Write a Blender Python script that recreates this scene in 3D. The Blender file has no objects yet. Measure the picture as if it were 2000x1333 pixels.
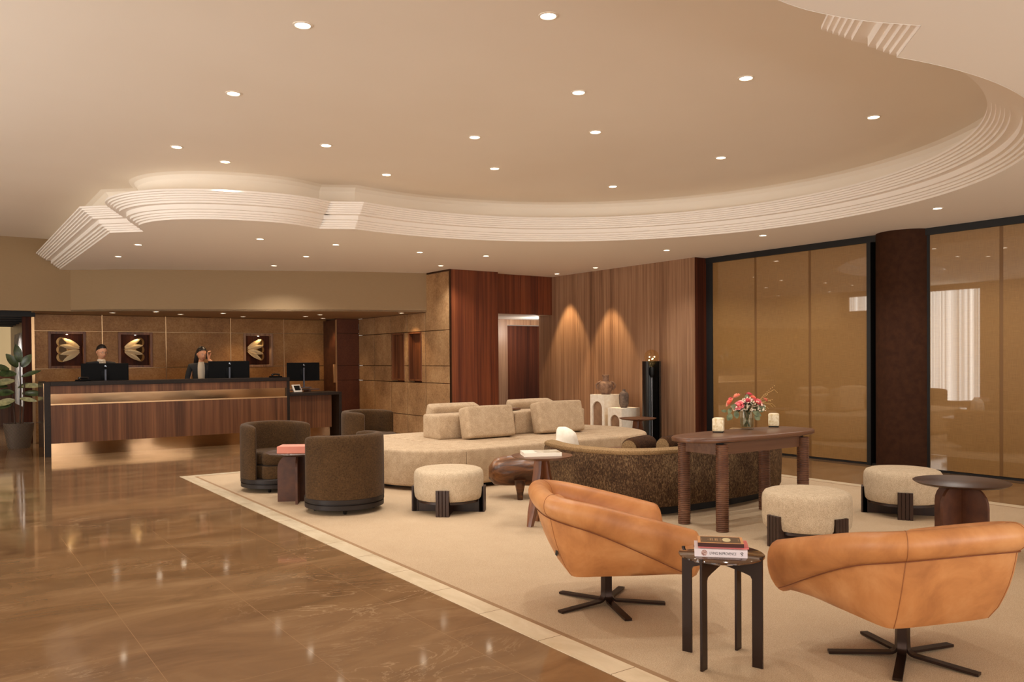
import bpy, bmesh, math, random
from mathutils import Vector, Matrix
random.seed(7)
PI = math.pi
SC = bpy.context.scene
COL = SC.collection

# ---------------------------------------------------------------- camera
# calibrated from the photograph: focal 1607 px on a 2000 px wide frame, lens shift, slight roll
F_PX, CY_PX = 1607.4, 721.8
YAW, PITCH, ROLL, EYE = math.radians(35.185), math.radians(-0.751), math.radians(-0.446), 1.42
fw = Vector((math.sin(YAW)*math.cos(PITCH), math.cos(YAW)*math.cos(PITCH), math.sin(PITCH)))
rt = Vector((math.cos(YAW), -math.sin(YAW), 0)); up = rt.cross(fw)
c_, s_ = math.cos(ROLL), math.sin(ROLL)
rt, up = c_*rt + s_*up, -s_*rt + c_*up
cam_data = bpy.data.cameras.new('camera'); cam = bpy.data.objects.new('camera', cam_data); COL.objects.link(cam)
M = Matrix.Identity(4)
for i in range(3):
    M[i][0], M[i][1], M[i][2] = rt[i], up[i], -fw[i]
M[0][3], M[1][3], M[2][3] = 0, 0, EYE
cam.matrix_world = M
cam_data.sensor_width = 36; cam_data.lens = F_PX/2000*36
cam_data.shift_y = (CY_PX-666.5)/2000
cam_data.clip_start = 0.05; cam_data.clip_end = 200
SC.camera = cam

# ---------------------------------------------------------------- light and exposure
SC.view_settings.view_transform = 'Standard'; SC.view_settings.look = 'None'
SC.view_settings.gamma = 1; SC.view_settings.use_curve_mapping = False
SC.view_settings.exposure = 0.34
W = bpy.data.worlds.new('world'); SC.world = W; W.use_nodes = True
W.node_tree.nodes['Background'].inputs[0].default_value = (1.0, 0.86, 0.70, 1)
W.node_tree.nodes['Background'].inputs[1].default_value = 0.35
try:
    SC.cycles.use_denoising = True
    SC.cycles.max_bounces = 12; SC.cycles.diffuse_bounces = 8; SC.cycles.glossy_bounces = 4
    SC.cycles.sample_clamp_indirect = 25
except Exception: pass

def area(name, loc, direction, sx, sy, power, color):
    l = bpy.data.lights.new(name, 'AREA'); l.shape = 'RECTANGLE'; l.size = sx; l.size_y = sy
    l.energy = power; l.color = color
    o = bpy.data.objects.new(name, l); COL.objects.link(o); o.location = loc
    o.rotation_euler = Vector(direction).to_track_quat('-Z', 'Z').to_euler()
    return o
FILL_COL = (0.97, 0.98, 1.0)
# added upward fill lights, housed in made-up windows left and behind, out of view
area('fill_light', (-3.95, 0.0, 1.0), (1, .25, .45), 6.0, 1.7, 95, FILL_COL)
area('fill_light', (-3.95, 6.0, 1.1), (1, .35, .50), 6.0, 1.9, 290, FILL_COL)
area('fill_light', (4.0, -3.95, 1.2), (0, 1, .40), 11.0, 1.4, 150, FILL_COL)

# ---------------------------------------------------------------- helpers
def tag(o, label=None, cat=None, group=None, kind=None):
    if label: o['label'] = label
    if cat: o['category'] = cat
    if group: o['group'] = group
    if kind: o['kind'] = kind
    return o
def thing(name, label, cat, loc=(0,0,0), rz=0.0, group=None):
    o = bpy.data.objects.new(name, None); COL.objects.link(o); o.empty_display_size = 0.1
    o.location = loc; o.rotation_euler = (0, 0, rz)
    return tag(o, label, cat, group)
def obj(name, bm, mat=None, parent=None, smooth=True, loc=None, rot=None, angle=40):
    me = bpy.data.meshes.new(name)
    bmesh.ops.recalc_face_normals(bm, faces=bm.faces)
    bm.to_mesh(me); bm.free()
    if mat:
        for m in (mat if isinstance(mat, (list, tuple)) else [mat]): me.materials.append(m)
    if smooth:
        me.shade_smooth()
        try: me.set_sharp_from_angle(angle=math.radians(angle))
        except Exception: pass
    o = bpy.data.objects.new(name, me); COL.objects.link(o)
    if parent: o.parent = parent
    if loc: o.location = loc
    if rot: o.rotation_euler = rot
    return o
def struct(name, bm, mat, smooth=False, **k):
    return tag(obj(name, bm, mat, None, smooth, **k), kind='structure')
def dup(root, loc, rz, label=None, group=None):
    r = root.copy(); COL.objects.link(r); r.location = loc; r.rotation_euler = (0, 0, rz)
    if label: r['label'] = label
    if group: r['group'] = group
    for ch in list(root.children):
        c = ch.copy(); COL.objects.link(c); c.parent = r
        for g in list(ch.children):
            d = g.copy(); COL.objects.link(d); d.parent = c
    return r
def B(): return bmesh.new()
def box(bm, x0, x1, y0, y1, z0, z1, r=0, seg=2, mi=0):
    t = bmesh.new()
    vs = [t.verts.new((x, y, z)) for x in (x0, x1) for y in (y0, y1) for z in (z0, z1)]
    for f in ((0,1,3,2),(4,6,7,5),(0,4,5,1),(2,3,7,6),(0,2,6,4),(1,5,7,3)): t.faces.new([vs[i] for i in f])
    bmesh.ops.recalc_face_normals(t, faces=t.faces)
    if r > 0: bmesh.ops.bevel(t, geom=list(t.edges), offset=r, segments=seg, affect='EDGES', profile=0.5)
    merge(bm, t, None, mi)
    return bm
def merge(bm, t, mat=None, mi=0):
    mp = {}
    for v in t.verts: mp[v] = bm.verts.new(mat @ v.co if mat else v.co)
    out = []
    for f in t.faces:
        try:
            nf = bm.faces.new([mp[v] for v in f.verts]); nf.material_index = mi; out.append(nf)
        except ValueError: pass
    t.free(); return out
def lathe(bm, prof, seg=32, c=(0,0,0), mi=0, sx=1, sy=1, a0=0, cap=True):
    rings = []
    for (r, z) in prof:
        if r < 1e-6: rings.append([bm.verts.new((c[0], c[1], c[2]+z))])
        else: rings.append([bm.verts.new((c[0]+sx*r*math.cos(a0+2*PI*k/seg), c[1]+sy*r*math.sin(a0+2*PI*k/seg), c[2]+z)) for k in range(seg)])
    for a, b in zip(rings, rings[1:]):
        for k in range(seg):
            k2 = (k+1) % seg
            q = [a[k % len(a)], a[k2 % len(a)], b[k2 % len(b)], b[k % len(b)]]
            q2 = []
            for v in q:
                if v not in q2: q2.append(v)
            if len(q2) >= 3:
                f = bm.faces.new(q2); f.material_index = mi
    if cap:
        for r in (rings[0], rings[-1]):
            if len(r) > 2:
                f = bm.faces.new(r); f.material_index = mi
    return bm
def loft(bm, rings, cap=True, closed=True, mi=0, loop=False):
    rs = [[bm.verts.new(p) for p in r] for r in rings]
    n = len(rs[0]); pairs = list(zip(rs, rs[1:]))
    if loop: pairs.append((rs[-1], rs[0]))
    for a, b in pairs:
        for k in range(n if closed else n-1):
            f = bm.faces.new([a[k], a[(k+1) % n], b[(k+1) % n], b[k]]); f.material_index = mi
    if cap and not loop and closed:
        bm.faces.new(rs[0]).material_index = mi; bm.faces.new(rs[-1]).material_index = mi
    return rs
def prism(bm, pts, z0, z1, mi=0, r=0):
    t = bmesh.new()
    a = [t.verts.new((x, y, z0)) for x, y in pts]; b = [t.verts.new((x, y, z1)) for x, y in pts]
    n = len(pts)
    fa = t.faces.new(a); fb = t.faces.new(b)
    for k in range(n): t.faces.new([a[k], a[(k+1) % n], b[(k+1) % n], b[k]])
    bmesh.ops.recalc_face_normals(t, faces=t.faces)
    if r > 0:
        es = set(fa.edges) | set(fb.edges)
        bmesh.ops.bevel(t, geom=list(es), offset=r, segments=3, affect='EDGES', profile=0.5)
    else:
        bmesh.ops.triangulate(t, faces=[fa, fb])
    merge(bm, t, None, mi); return bm
def tube(bm, pts, rad, seg=8, mi=0, cap=True, flat=None):
    """a round tube along pts; rad a number or a list; flat=(w,h) makes it a rectangular bar"""
    pts = [Vector(p) for p in pts]; n = len(pts); rings = []
    ref = None
    for i, p in enumerate(pts):
        d = (pts[min(i+1, n-1)] - pts[max(i-1, 0)]).normalized()
        if ref is None:
            ref = Vector((0, 0, 1)) if abs(d.z) < 0.9 else Vector((1, 0, 0))
        u = d.cross(ref)
        if u.length < 1e-4: u = d.orthogonal()
        u.normalize(); v = d.cross(u).normalized(); ref = -v if (-v).dot(ref) > 0 else v
        r = rad[i] if isinstance(rad, (list, tuple)) else rad
        rings.append([p + u*math.cos(2*PI*k/seg)*r + v*math.sin(2*PI*k/seg)*r for k in range(seg)])
    loft(bm, rings, cap=cap, mi=mi); return bm
def bar(bm, pts, side, w, h, mi=0):
    """rectangular bar along pts; side = constant sideways vector"""
    pts = [Vector(p) for p in pts]; side = Vector(side).normalized(); n = len(pts); rings = []
    for i, p in enumerate(pts):
        d = (pts[min(i+1, n-1)] - pts[max(i-1, 0)]).normalized(); nn = d.cross(side).normalized()
        rings.append([p + side*w/2*a + nn*h/2*b for a, b in ((-1,-1),(1,-1),(1,1),(-1,1))])
    loft(bm, rings, mi=mi); return bm
def sphere(bm, c, r, seg=16, rings=10, sx=1, sy=1, sz=1, mi=0, M=None):
    t = bmesh.new(); bmesh.ops.create_uvsphere(t, u_segments=seg, v_segments=rings, radius=r)
    for v in t.verts: v.co = Vector((v.co.x*sx, v.co.y*sy, v.co.z*sz))
    if M: bmesh.ops.transform(t, matrix=M, verts=t.verts)
    bmesh.ops.translate(t, vec=Vector(c), verts=t.verts)
    merge(bm, t, None, mi); return bm
def smooth_path(pts, it=2, closed=False):
    for _ in range(it):
        out = []
        n = len(pts)
        rng = range(n if closed else n-1)
        if not closed: out.append(pts[0])
        for i in rng:
            a, b = pts[i], pts[(i+1) % n]
            out.append(tuple(a[k]*.75+b[k]*.25 for k in range(len(a))))
            out.append(tuple(a[k]*.25+b[k]*.75 for k in range(len(a))))
        if not closed: out.append(pts[-1])
        pts = out
    return pts

# ---------------------------------------------------------------- materials
def srgb(r, g, b):
    f = lambda c: (c/255/12.92) if c/255 <= 0.04045 else ((c/255+0.055)/1.055)**2.4
    return (f(r), f(g), f(b), 1)
class N:
    def __init__(s, name):
        s.m = bpy.data.materials.new(name); s.m.use_nodes = True; s.t = s.m.node_tree
        s.b = s.t.nodes['Principled BSDF']; s.tc = None
    def new(s, typ, **k):
        n = s.t.nodes.new(typ)
        for a, v in k.items(): setattr(n, a, v)
        return n
    def link(s, a, b): s.t.links.new(a, b)
    def coords(s, scale=(1,1,1), kind='Object', rot=(0,0,0), loc=(0,0,0)):
        if s.tc is None: s.tc = s.new('ShaderNodeTexCoord')
        mp = s.new('ShaderNodeMapping'); mp.inputs['Scale'].default_value = scale
        mp.inputs['Rotation'].default_value = rot; mp.inputs['Location'].default_value = loc
        s.link(s.tc.outputs[kind], mp.inputs[0]); return mp.outputs[0]
    def noise(s, co, scale=5, detail=4, rough=0.5, dist=0):
        n = s.new('ShaderNodeTexNoise'); n.inputs['Scale'].default_value = scale; n.inputs['Detail'].default_value = detail
        n.inputs['Roughness'].default_value = rough; n.inputs['Distortion'].default_value = dist
        s.link(co, n.inputs['Vector']); return n.outputs['Fac']
    def ramp(s, fac, stops):
        r = s.new('ShaderNodeValToRGB'); s.link(fac, r.inputs[0]); e = r.color_ramp.elements
        while len(e) < len(stops): e.new(0.5)
        for i, (p, c) in enumerate(stops): e[i].position = p; e[i].color = c if len(c) == 4 else (*c, 1)
        return r.outputs[0]
    def mix(s, fac, a, b, blend='MIX'):
        n = s.new('ShaderNodeMix', data_type='RGBA', blend_type=blend)
        for i, v in ((0, fac), (6, a), (7, b)):
            if hasattr(v, 'is_linked') or hasattr(v, 'links'): s.link(v, n.inputs[i])
            else: n.inputs[i].default_value = v
        return n.outputs[2]
    def math(s, op, a, b=None, c=None):
        n = s.new('ShaderNodeMath', operation=op)
        for i, v in enumerate((a, b, c)):
            if v is None: continue
            if hasattr(v, 'links'): s.link(v, n.inputs[i])
            else: n.inputs[i].default_value = v
        return n.outputs[0]
    def set(s, **k):
        for a, v in k.items():
            i = s.b.inputs[a.replace('_', ' ')]
            if hasattr(v, 'links'): s.link(v, i)
            else: i.default_value = v
        return s
    def bump(s, h, strength=0.3, dist=0.01):
        n = s.new('ShaderNodeBump'); n.inputs['Strength'].default_value = strength; n.inputs['Distance'].default_value = dist
        s.link(h, n.inputs['Height']); s.link(n.outputs[0], s.b.inputs['Normal']); return s
def plain(name, col, rough=0.5, metal=0, **k):
    n = N(name); n.set(Base_Color=col, Roughness=rough, Metallic=metal, **k); return n.m
def speck(name, c1, c2, rough=0.6, scale=60, bump=0.1, **k):
    n = N(name); f = n.noise(n.coords(), scale, 3, .6)
    n.set(Base_Color=n.ramp(f, [(0.35, c1), (0.65, c2)]), Roughness=rough, **k); n.bump(f, bump, 0.003); return n.m
def fabric(name, c1, c2, scale=220, rough=0.95, bump=0.6, big=6, dist=0.003, sheen=0.0, weave=True):
    n = N(name); co = n.coords()
    a = n.noise(co, scale, 2, .6); b = n.noise(co, big, 3, .5)
    if weave:
        w1 = n.noise(n.coords((1, 1, .22)), scale*1.4, 1, .5); w2 = n.noise(n.coords((.22, .22, 1)), scale*1.4, 1, .5)
        a = n.math('ADD', n.math('MULTIPLY', w1, .5), n.math('MULTIPLY', w2, .5))
    f = n.math('ADD', n.math('MULTIPLY', a, .8), n.math('MULTIPLY', b, .25))
    n.set(Base_Color=n.ramp(f, [(0.38, c1), (0.66, c2)]), Roughness=rough, Sheen_Weight=sheen, Sheen_Roughness=0.5, Specular_IOR_Level=0.15)
    n.bump(a, bump, dist); return n.m
def wood(name, stops, grain='z', rough=0.35, scale=1.0, plank=0, bump=0.05, spec=0.5):
    """grain runs along the named axis; bands across it"""
    n = N(name)
    lo, hi = 0.55*scale, 26*scale
    sc = {'z': (hi, hi, lo), 'x': (lo, hi, hi), 'y': (hi, lo, hi)}[grain]
    a = n.noise(n.coords(sc), 1.0, 6, .62, .25)
    lo2, hi2 = .12*scale, 5.5*scale
    sc2 = {'z': (hi2, hi2, lo2), 'x': (lo2, hi2, hi2), 'y': (hi2, lo2, hi2)}[grain]
    b = n.noise(n.coords(sc2), 1.0, 3, .5, .1)
    f = n.math('ADD', n.math('MULTIPLY', a, .55), n.math('MULTIPLY', b, .5))
    n.set(Base_Color=n.ramp(f, stops), Roughness=rough, Specular_IOR_Level=spec)
    n.bump(a, bump, 0.002); return n.m
def emis(name, col, strength):
    n = N(name); n.set(Base_Color=col, Emission_Color=col, Emission_Strength=strength); return n.m

M_ceil = N('ceiling_paint'); M_ceil.set(Base_Color=M_ceil.ramp(M_ceil.noise(M_ceil.coords(), .8, 2), [(0.3, srgb(238, 228, 213)), (.7, srgb(241, 232, 218))]), Roughness=.75, Specular_IOR_Level=.2); M_ceil = M_ceil.m
M_cornice = plain('cornice_white_plaster', srgb(246, 239, 230), .6, 0, Specular_IOR_Level=.25)
M_tan = N('tan_wall_paper'); M_tan.set(Base_Color=M_tan.ramp(M_tan.noise(M_tan.coords((6, 6, 60)), 3, 3), [(0.3, srgb(154, 128, 94)), (.7, srgb(158, 132, 98))]), Roughness=.6, Specular_IOR_Level=.3); M_tan = M_tan.m
M_soffit = plain('soffit_paint', srgb(170, 140, 105), .6)
WAL = [(0.30, srgb(48, 22, 12)), (0.47, srgb(98, 55, 30)), (0.60, srgb(128, 78, 46)), (0.76, srgb(158, 106, 68))]
M_walnut = wood('walnut_veneer', WAL, 'z', .38)
M_walnut_red = wood('red_walnut_veneer', [(0.30, srgb(52, 20, 10)), (0.47, srgb(96, 44, 22)), (0.60, srgb(124, 64, 34)), (0.76, srgb(150, 90, 52))], 'z', .38)
M_walnut_pale = wood('pale_walnut_veneer', [(0.30, srgb(88, 58, 42)), (0.46, srgb(136, 100, 74)), (0.60, srgb(164, 126, 96)), (0.76, srgb(190, 154, 122))], 'z', .42)
M_desk = wood('desk_walnut_veneer', [(0.30, srgb(46, 24, 13)), (0.47, srgb(84, 50, 29)), (0.60, srgb(108, 68, 42)), (0.76, srgb(136, 92, 60))], 'z', .4, spec=.3)
M_walnut_dark = wood('dark_walnut_veneer', [(0.3, srgb(30, 14, 9)), (.5, srgb(72, 34, 20)), (.72, srgb(104, 54, 30))], 'z', .5, spec=.15)
M_wal_table = wood('walnut_table_wood', [(0.3, srgb(60, 34, 21)), (.5, srgb(94, 60, 40)), (.75, srgb(126, 88, 60))], 'x', .35)
M_wal_round = wood('walnut_round_wood', [(0.3, srgb(66, 38, 26)), (.5, srgb(98, 62, 44)), (.75, srgb(128, 90, 66))], 'x', .3)
M_umber = wood('umber_stained_wood', [(0.3, srgb(42, 24, 14)), (.5, srgb(62, 37, 22)), (.75, srgb(84, 54, 34))], 'x', .4)
M_leathertop = speck('umber_leather_panel', srgb(70, 36, 20), srgb(92, 52, 30), .45, 9, .1)
M_espresso = wood('espresso_wood', [(0.3, srgb(26, 13, 9)), (.5, srgb(46, 26, 18)), (.75, srgb(70, 44, 30))], 'z', .35)
M_black = plain('black_lacquer', srgb(20, 16, 14), .3)
M_ring = plain('dark_stained_ring', srgb(36, 27, 22), .5, 0, Specular_IOR_Level=.3)
M_blackmat = plain('matt_black', srgb(14, 12, 11), .6)
M_frame = speck('desk_frame_lacquer', srgb(26, 17, 12), srgb(34, 23, 17), .45, 30, .02, Specular_IOR_Level=.25)
M_bronze = plain('bronze_metal', srgb(78, 55, 40), .35, .9)
M_brass = plain('brass_strip', srgb(196, 160, 120), .3, 1)
M_mirror = N('bronze_mirror_steel'); M_mirror.set(Base_Color=srgb(158, 126, 94), Metallic=1, Roughness=.10); M_mirror.bump(M_mirror.noise(M_mirror.coords((1,1,3)), 2.2, 1), .02, .02); M_mirror = M_mirror.m
M_screen = plain('monitor_black_plastic', srgb(5, 5, 6), .6, 0, Specular_IOR_Level=.15)
M_metalgrey = plain('grey_metal', srgb(150, 148, 150), .3, .9)
M_white = plain('white_plastic', srgb(226, 216, 204), .4)
M_cream_stone = speck('cream_plaster', srgb(238, 226, 206), srgb(248, 240, 224), .6, 20, .05)
M_trimwhite = emis('passage_lamp', (1, .9, .8, 1), 6)
def thin_glass(name, tint, ior, rough=0.0):
    n = N(name); tr = n.new('ShaderNodeBsdfTransparent'); tr.inputs[0].default_value = tint
    gl = n.new('ShaderNodeBsdfGlossy'); gl.inputs['Roughness'].default_value = rough
    lw = n.new('ShaderNodeLayerWeight'); lw.inputs[0].default_value = .5; mx = n.new('ShaderNodeMixShader')
    n.link(n.math('ADD', n.math('MULTIPLY', n.math('POWER', lw.outputs['Facing'], 5), .55), (ior-1)*.12), mx.inputs[0]); n.link(tr.outputs[0], mx.inputs[1]); n.link(gl.outputs[0], mx.inputs[2])
    n.link(mx.outputs[0], n.t.nodes['Material Output'].inputs[0]); return n.m
M_glass = thin_glass('clear_glass', (.93, .95, .93, 1), 1.5)

# floor of brown marble slabs
n = N('brown_marble_floor')
co = n.coords((1, 1, 1), rot=(0, 0, -PI/2), loc=(0.255, -0.478, 0))
br = n.new('ShaderNodeTexBrick'); br.offset = 0.5
br.inputs['Scale'].default_value = 1; br.inputs['Mortar Size'].default_value = 0.0018; br.inputs['Mortar Smooth'].default_value = .3
br.inputs['Brick Width'].default_value = 1.31; br.inputs['Row Height'].default_value = 0.656; br.inputs['Bias'].default_value = 0
br.inputs['Color1'].default_value = (0, 0, 0, 1); br.inputs['Color2'].default_value = (1, 1, 1, 1); br.inputs['Mortar'].default_value = (.5, .5, .5, 1)
n.link(co, br.inputs['Vector'])
base = n.ramp(n.noise(n.coords((1.0, 2.2, 1), rot=(0, 0, .5)), 1.3, 7, .6, .8), [(0.3, srgb(110, 82, 56)), (.5, srgb(130, 99, 68)), (.72, srgb(150, 119, 86))])
v1 = n.noise(n.coords((1.2, 2.6, 1), rot=(0, 0, .55)), .9, 8, .62, 1.6)
vein = n.ramp(n.math('ABSOLUTE', n.math('SUBTRACT', v1, .5)), [(0.0, (1, 1, 1, 1)), (0.012, (0, 0, 0, 1))])
veinm = n.math('MULTIPLY', n.ramp(n.noise(n.coords(), .7, 2), [(.5, (0, 0, 0, 1)), (.66, (1, 1, 1, 1))]), vein)
c1 = n.mix(n.math('MULTIPLY', veinm, .55), base, srgb(196, 168, 134))
c2 = n.mix(n.math('MULTIPLY', br.outputs['Color'], .16), c1, srgb(96, 62, 34))
c3 = n.mix(br.outputs['Fac'], c2, srgb(150, 116, 82))
n.set(Base_Color=c3, Roughness=n.ramp(n.noise(n.coords(), 2.5, 4), [(.3, (.045, .045, .045, 1)), (.7, (.10, .10, .10, 1))]), Specular_IOR_Level=.45)
n.bump(n.noise(n.coords(), 1.6, 2), .02, .02)
M_floor = n.m
# carpet
n = N('sand_carpet_pile'); co = n.coords()
a = n.noise(co, 260, 2, .7); b = n.noise(co, 3, 4, .6)
f = n.math('ADD', n.math('MULTIPLY', a, .9), n.math('MULTIPLY', b, .1))
n.set(Base_Color=n.ramp(f, [(0.34, srgb(164, 139, 109)), (.66, srgb(208, 184, 154))]), Roughness=1, Specular_IOR_Level=.1)
n.bump(a, .5, .004); M_carpet = n.m
M_carpet_dark = plain('carpet_edge_binding', srgb(150, 118, 84), .9)
# travertine border
n = N('cream_stone_border'); co = n.coords((1, 1, 1), rot=(0, 0, -PI/2), loc=(0, 0, 0))
f = n.noise(n.coords((3, 1.0, 1)), 3, 6, .6, .6)
yy = n.new('ShaderNodeSeparateXYZ'); n.link(n.coords(), yy.inputs[0])
jn = n.math('LESS_THAN', n.math('FRACT', n.math('DIVIDE', n.math('SUBTRACT', yy.outputs[1], 0.03), .5425)), .008)
n.set(Base_Color=n.mix(jn, n.ramp(f, [(.3, srgb(206, 186, 154)), (.7, srgb(228, 210, 180))]), srgb(120, 98, 72)), Roughness=.22); M_border = n.m
# bronze leather wall panels
def leather_panel(name, c1, c2, c3, rough, metal):
    n = N(name); co = n.coords()
    v = n.new('ShaderNodeTexVoronoi'); v.inputs['Scale'].default_value = 55; n.link(co, v.inputs['Vector'])
    a = n.noise(co, 34, 6, .7, .6); b = n.noise(co, 2.2, 3, .6)
    f = n.math('ADD', n.math('MULTIPLY', a, .55), n.math('MULTIPLY', b, .5))
    n.set(Base_Color=n.ramp(f, [(.34, c1), (.53, c2), (.74, c3)]), Roughness=n.ramp(a, [(.35, (rough+.2,)*3+(1,)), (.65, (rough,)*3+(1,))]), Metallic=metal)
    n.bump(n.math('ADD', a, n.math('MULTIPLY', v.outputs['Distance'], .5)), .25, .004); return n.m
M_panel = leather_panel('bronze_leather_panel', srgb(124, 82, 42), srgb(156, 110, 60), srgb(186, 142, 86), .38, .1)
M_panel2 = leather_panel('aged_bronze_panel', srgb(126, 92, 60), srgb(172, 132, 90), srgb(204, 168, 122), .45, .1)
M_panel_red = leather_panel('russet_leather_panel', srgb(78, 36, 18), srgb(96, 48, 24), srgb(112, 60, 32), .45, .05)
# fabric laminated behind glass
n = N('bronze_mesh_glass')
a = n.noise(n.coords((1, 300, 8)), 1, 2); b = n.noise(n.coords((1, 8, 300)), 1, 2)
f = n.math('ADD', n.math('MULTIPLY', a, .5), n.math('MULTIPLY', b, .5))
n.set(Base_Color=n.ramp(f, [(.35, srgb(132, 96, 48)), (.65, srgb(154, 114, 62))]), Roughness=.5, Metallic=.0, Coat_Weight=1, Coat_Roughness=.015, Coat_IOR=1.85)
M_mesh_glass = n.m
M_boucle = fabric('cream_boucle', srgb(168, 147, 120), srgb(210, 190, 162), 210, .95, 1.0, 30, .002, 0, weave=False)
M_linen = fabric('sand_linen_fabric', srgb(160, 135, 106), srgb(204, 180, 150), 240, .9, .5, 12, .003, 0)
M_linen_light = M_linen
M_velvet = fabric('olive_brown_velvet', srgb(50, 34, 18), srgb(86, 62, 36), 170, .9, .4, 4, .002, .06)
n = N('mottled_brown_chenille'); co = n.coords((1, 1, .45))
a = n.noise(co, 95, 4, .75, .4); b = n.noise(n.coords(), 3.2, 3, .6); f = n.math('ADD', n.math('MULTIPLY', a, .85), n.math('MULTIPLY', b, .25))
n.set(Base_Color=n.ramp(f, [(.38, srgb(34, 21, 13)), (.54, srgb(76, 53, 33)), (.72, srgb(142, 114, 80))]), Roughness=.8, Specular_IOR_Level=.2); n.bump(a, .8, .006); M_chenille = n.m
M_plush = fabric('dark_plush', srgb(34, 20, 11), srgb(74, 48, 28), 90, .95, .6, 10, .004, 0, weave=False)
M_chen_lip = fabric('tan_chenille_edge', srgb(116, 90, 60), srgb(162, 132, 94), 120, .9, .6, 4, .004, 0, weave=False)
n = N('cognac_leather'); co = n.coords()
a = n.noise(co, 4, 5, .6, .4); b = n.noise(co, 240, 2, .6)
n.set(Base_Color=n.ramp(a, [(.3, srgb(166, 106, 60)), (.5, srgb(194, 130, 76)), (.7, srgb(212, 152, 98))]), Roughness=n.ramp(a, [(.3, (.5,)*3+(1,)), (.7, (.38,)*3+(1,))]), Specular_IOR_Level=.45)
n.bump(b, .12, .001); M_cognac = n.m
M_crease = plain('crease_shade_leather', srgb(120, 66, 34), .6)
M_seam = plain('leather_seam', srgb(150, 92, 48), .6)

# ================================================================ the room
zc, zr, zs = 2.97, 3.47, 2.27       # low ceiling, raised ceiling, soffit behind the desk
bm = B(); box(bm, -4.2, 10.6, -4.2, 22, -0.1, 0); struct('floor', bm, M_floor)

# outline of the raised opening; the recess lies to its right hand when walked in this order
def arc(cx, cy, r, a0, a1, n):
    return [(cx+r*math.cos(math.radians(a0+(a1-a0)*i/n)), cy+r*math.sin(math.radians(a0+(a1-a0)*i/n))) for i in range(n+1)]
CX, CYc, RR = 4.93, 5.70, 3.45
a_top = math.degrees(math.atan2(9.06-CYc, 4.12-CX)); a_bot = -a_top
scurve_ctrl = [(2.00, 10.32), (1.93, 10.05), (2.05, 9.62), (2.42, 9.27), (2.95, 9.10), (3.35, 9.08), (3.76, 9.25)]
scurve = smooth_path(scurve_ctrl, 3)
top_part = [(1.775, 15.64), (1.775, 10.88), (2.09, 10.567)] + scurve
a_bot = math.degrees(math.atan2(2.32-CYc, 4.11-CX)); circ = arc(CX, CYc, RR, a_top, a_bot, 110)
scurve_b = smooth_path([(3.82, 2.06), (3.49, 2.21), (3.01, 2.29), (2.42, 2.13), (2.05, 1.78), (1.93, 1.35), (2.00, 1.08)], 3)
bot_part = list(scurve_b) + [(2.09, 2*CYc-10.567), (1.775, 2*CYc-10.88), (1.775, -4.2)]
outline = top_part + circ + bot_part
def offset(line, d):
    out = []; n = len(line)
    for i, p in enumerate(line):
        a = Vector(line[max(i-1, 0)]); b = Vector(p); c = Vector(line[min(i+1, n-1)])
        d1 = (b-a).normalized() if i > 0 else (c-b).normalized(); d2 = (c-b).normalized() if i < n-1 else d1
        n1 = Vector((d1.y, -d1.x)); n2 = Vector((d2.y, -d2.x))
        m = (n1+n2); m = m.normalized() if m.length > 1e-6 else n1
        k = 1/max(m.dot(n1), .45)
        out.append((b.x+m.x*d*k, b.y+m.y*d*k))
    return out
# low ceiling around the opening
bm = B()
poly = list(outline) + [(10.5, -4.2), (10.5, 17.0), (1.775, 17.0)]
prism(bm, poly, zc, zc+0.04)
struct('ceiling', bm, plain('low_ceiling_lightened', srgb(248, 243, 234), .8, 0, Specular_IOR_Level=.2))  # whiter colour stands in for bounce light the low ceiling lacks
# raised ceiling
bm = B(); box(bm, -4.2, 8.9, -4.2, 15.7, zr, zr+.05); struct('ceiling', bm, M_ceil)
# riser between them with a coved top
bm = B(); rings = []
for d, z in ((0.0, zc+.02), (0.0, zr-.12), (.012, zr-.06), (.045, zr-.02), (.10, zr)):
    rings.append([(x, y, z) for x, y in offset(outline, d)])
loft(bm, rings, cap=False, closed=False); struct('wall_riser', bm, M_ceil, smooth=True, angle=25)
# stepped cornice
steps = [0, .09, .17, .26, .37, .585, .68, .76, .84, .92, 1.0]
DD, HH = .34, .24
prof = [(0, 0)]
for a, b in zip(steps, steps[1:]):
    prof += [(DD*a, HH*b-.003), (DD*a+.003, HH*b), (DD*b, HH*b)]
prof += [(DD, HH+.02), (.0, HH+.02)]
bm = B(); rings = [[(x, y, zc+h-.001) for x, y in offset(outline, d+.003)] for d, h in prof]
loft(bm, rings, cap=False, closed=False); struct('trim_1', bm, M_cornice, smooth=True, angle=20)

# tan wall over the corridor, at the far left
bm = B(); box(bm, -4.2, 1.935, 15.66, 15.80, zs, zr); struct('wall_left_beam', bm, M_tan)
# curved bulkhead over the reception
bk_ctrl = [(1.935, 15.80), (2.05, 15.62), (2.40, 15.27)]
bk_curve = smooth_path([(2.40, 15.27), (2.62, 15.08), (3.09, 14.84), (3.84, 14.50), (4.59, 14.14), (5.35, 13.76), (6.16, 13.40), (7.33, 13.02)], 2)
bk = [(1.935, 15.66), (2.40, 15.27)] + bk_curve[1:]
bm = B()
loft(bm, [[(x, y, zs), (x, y, zc)] for x, y in bk], cap=False, closed=False)
struct('wall_bulkhead', bm, M_tan, smooth=True, angle=20)
bm = B(); prism(bm, bk + [(7.33, 16.7), (1.40, 16.7), (1.40, 15.72)], zs, zs+.03); struct('ceiling', bm, M_soffit)

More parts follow.
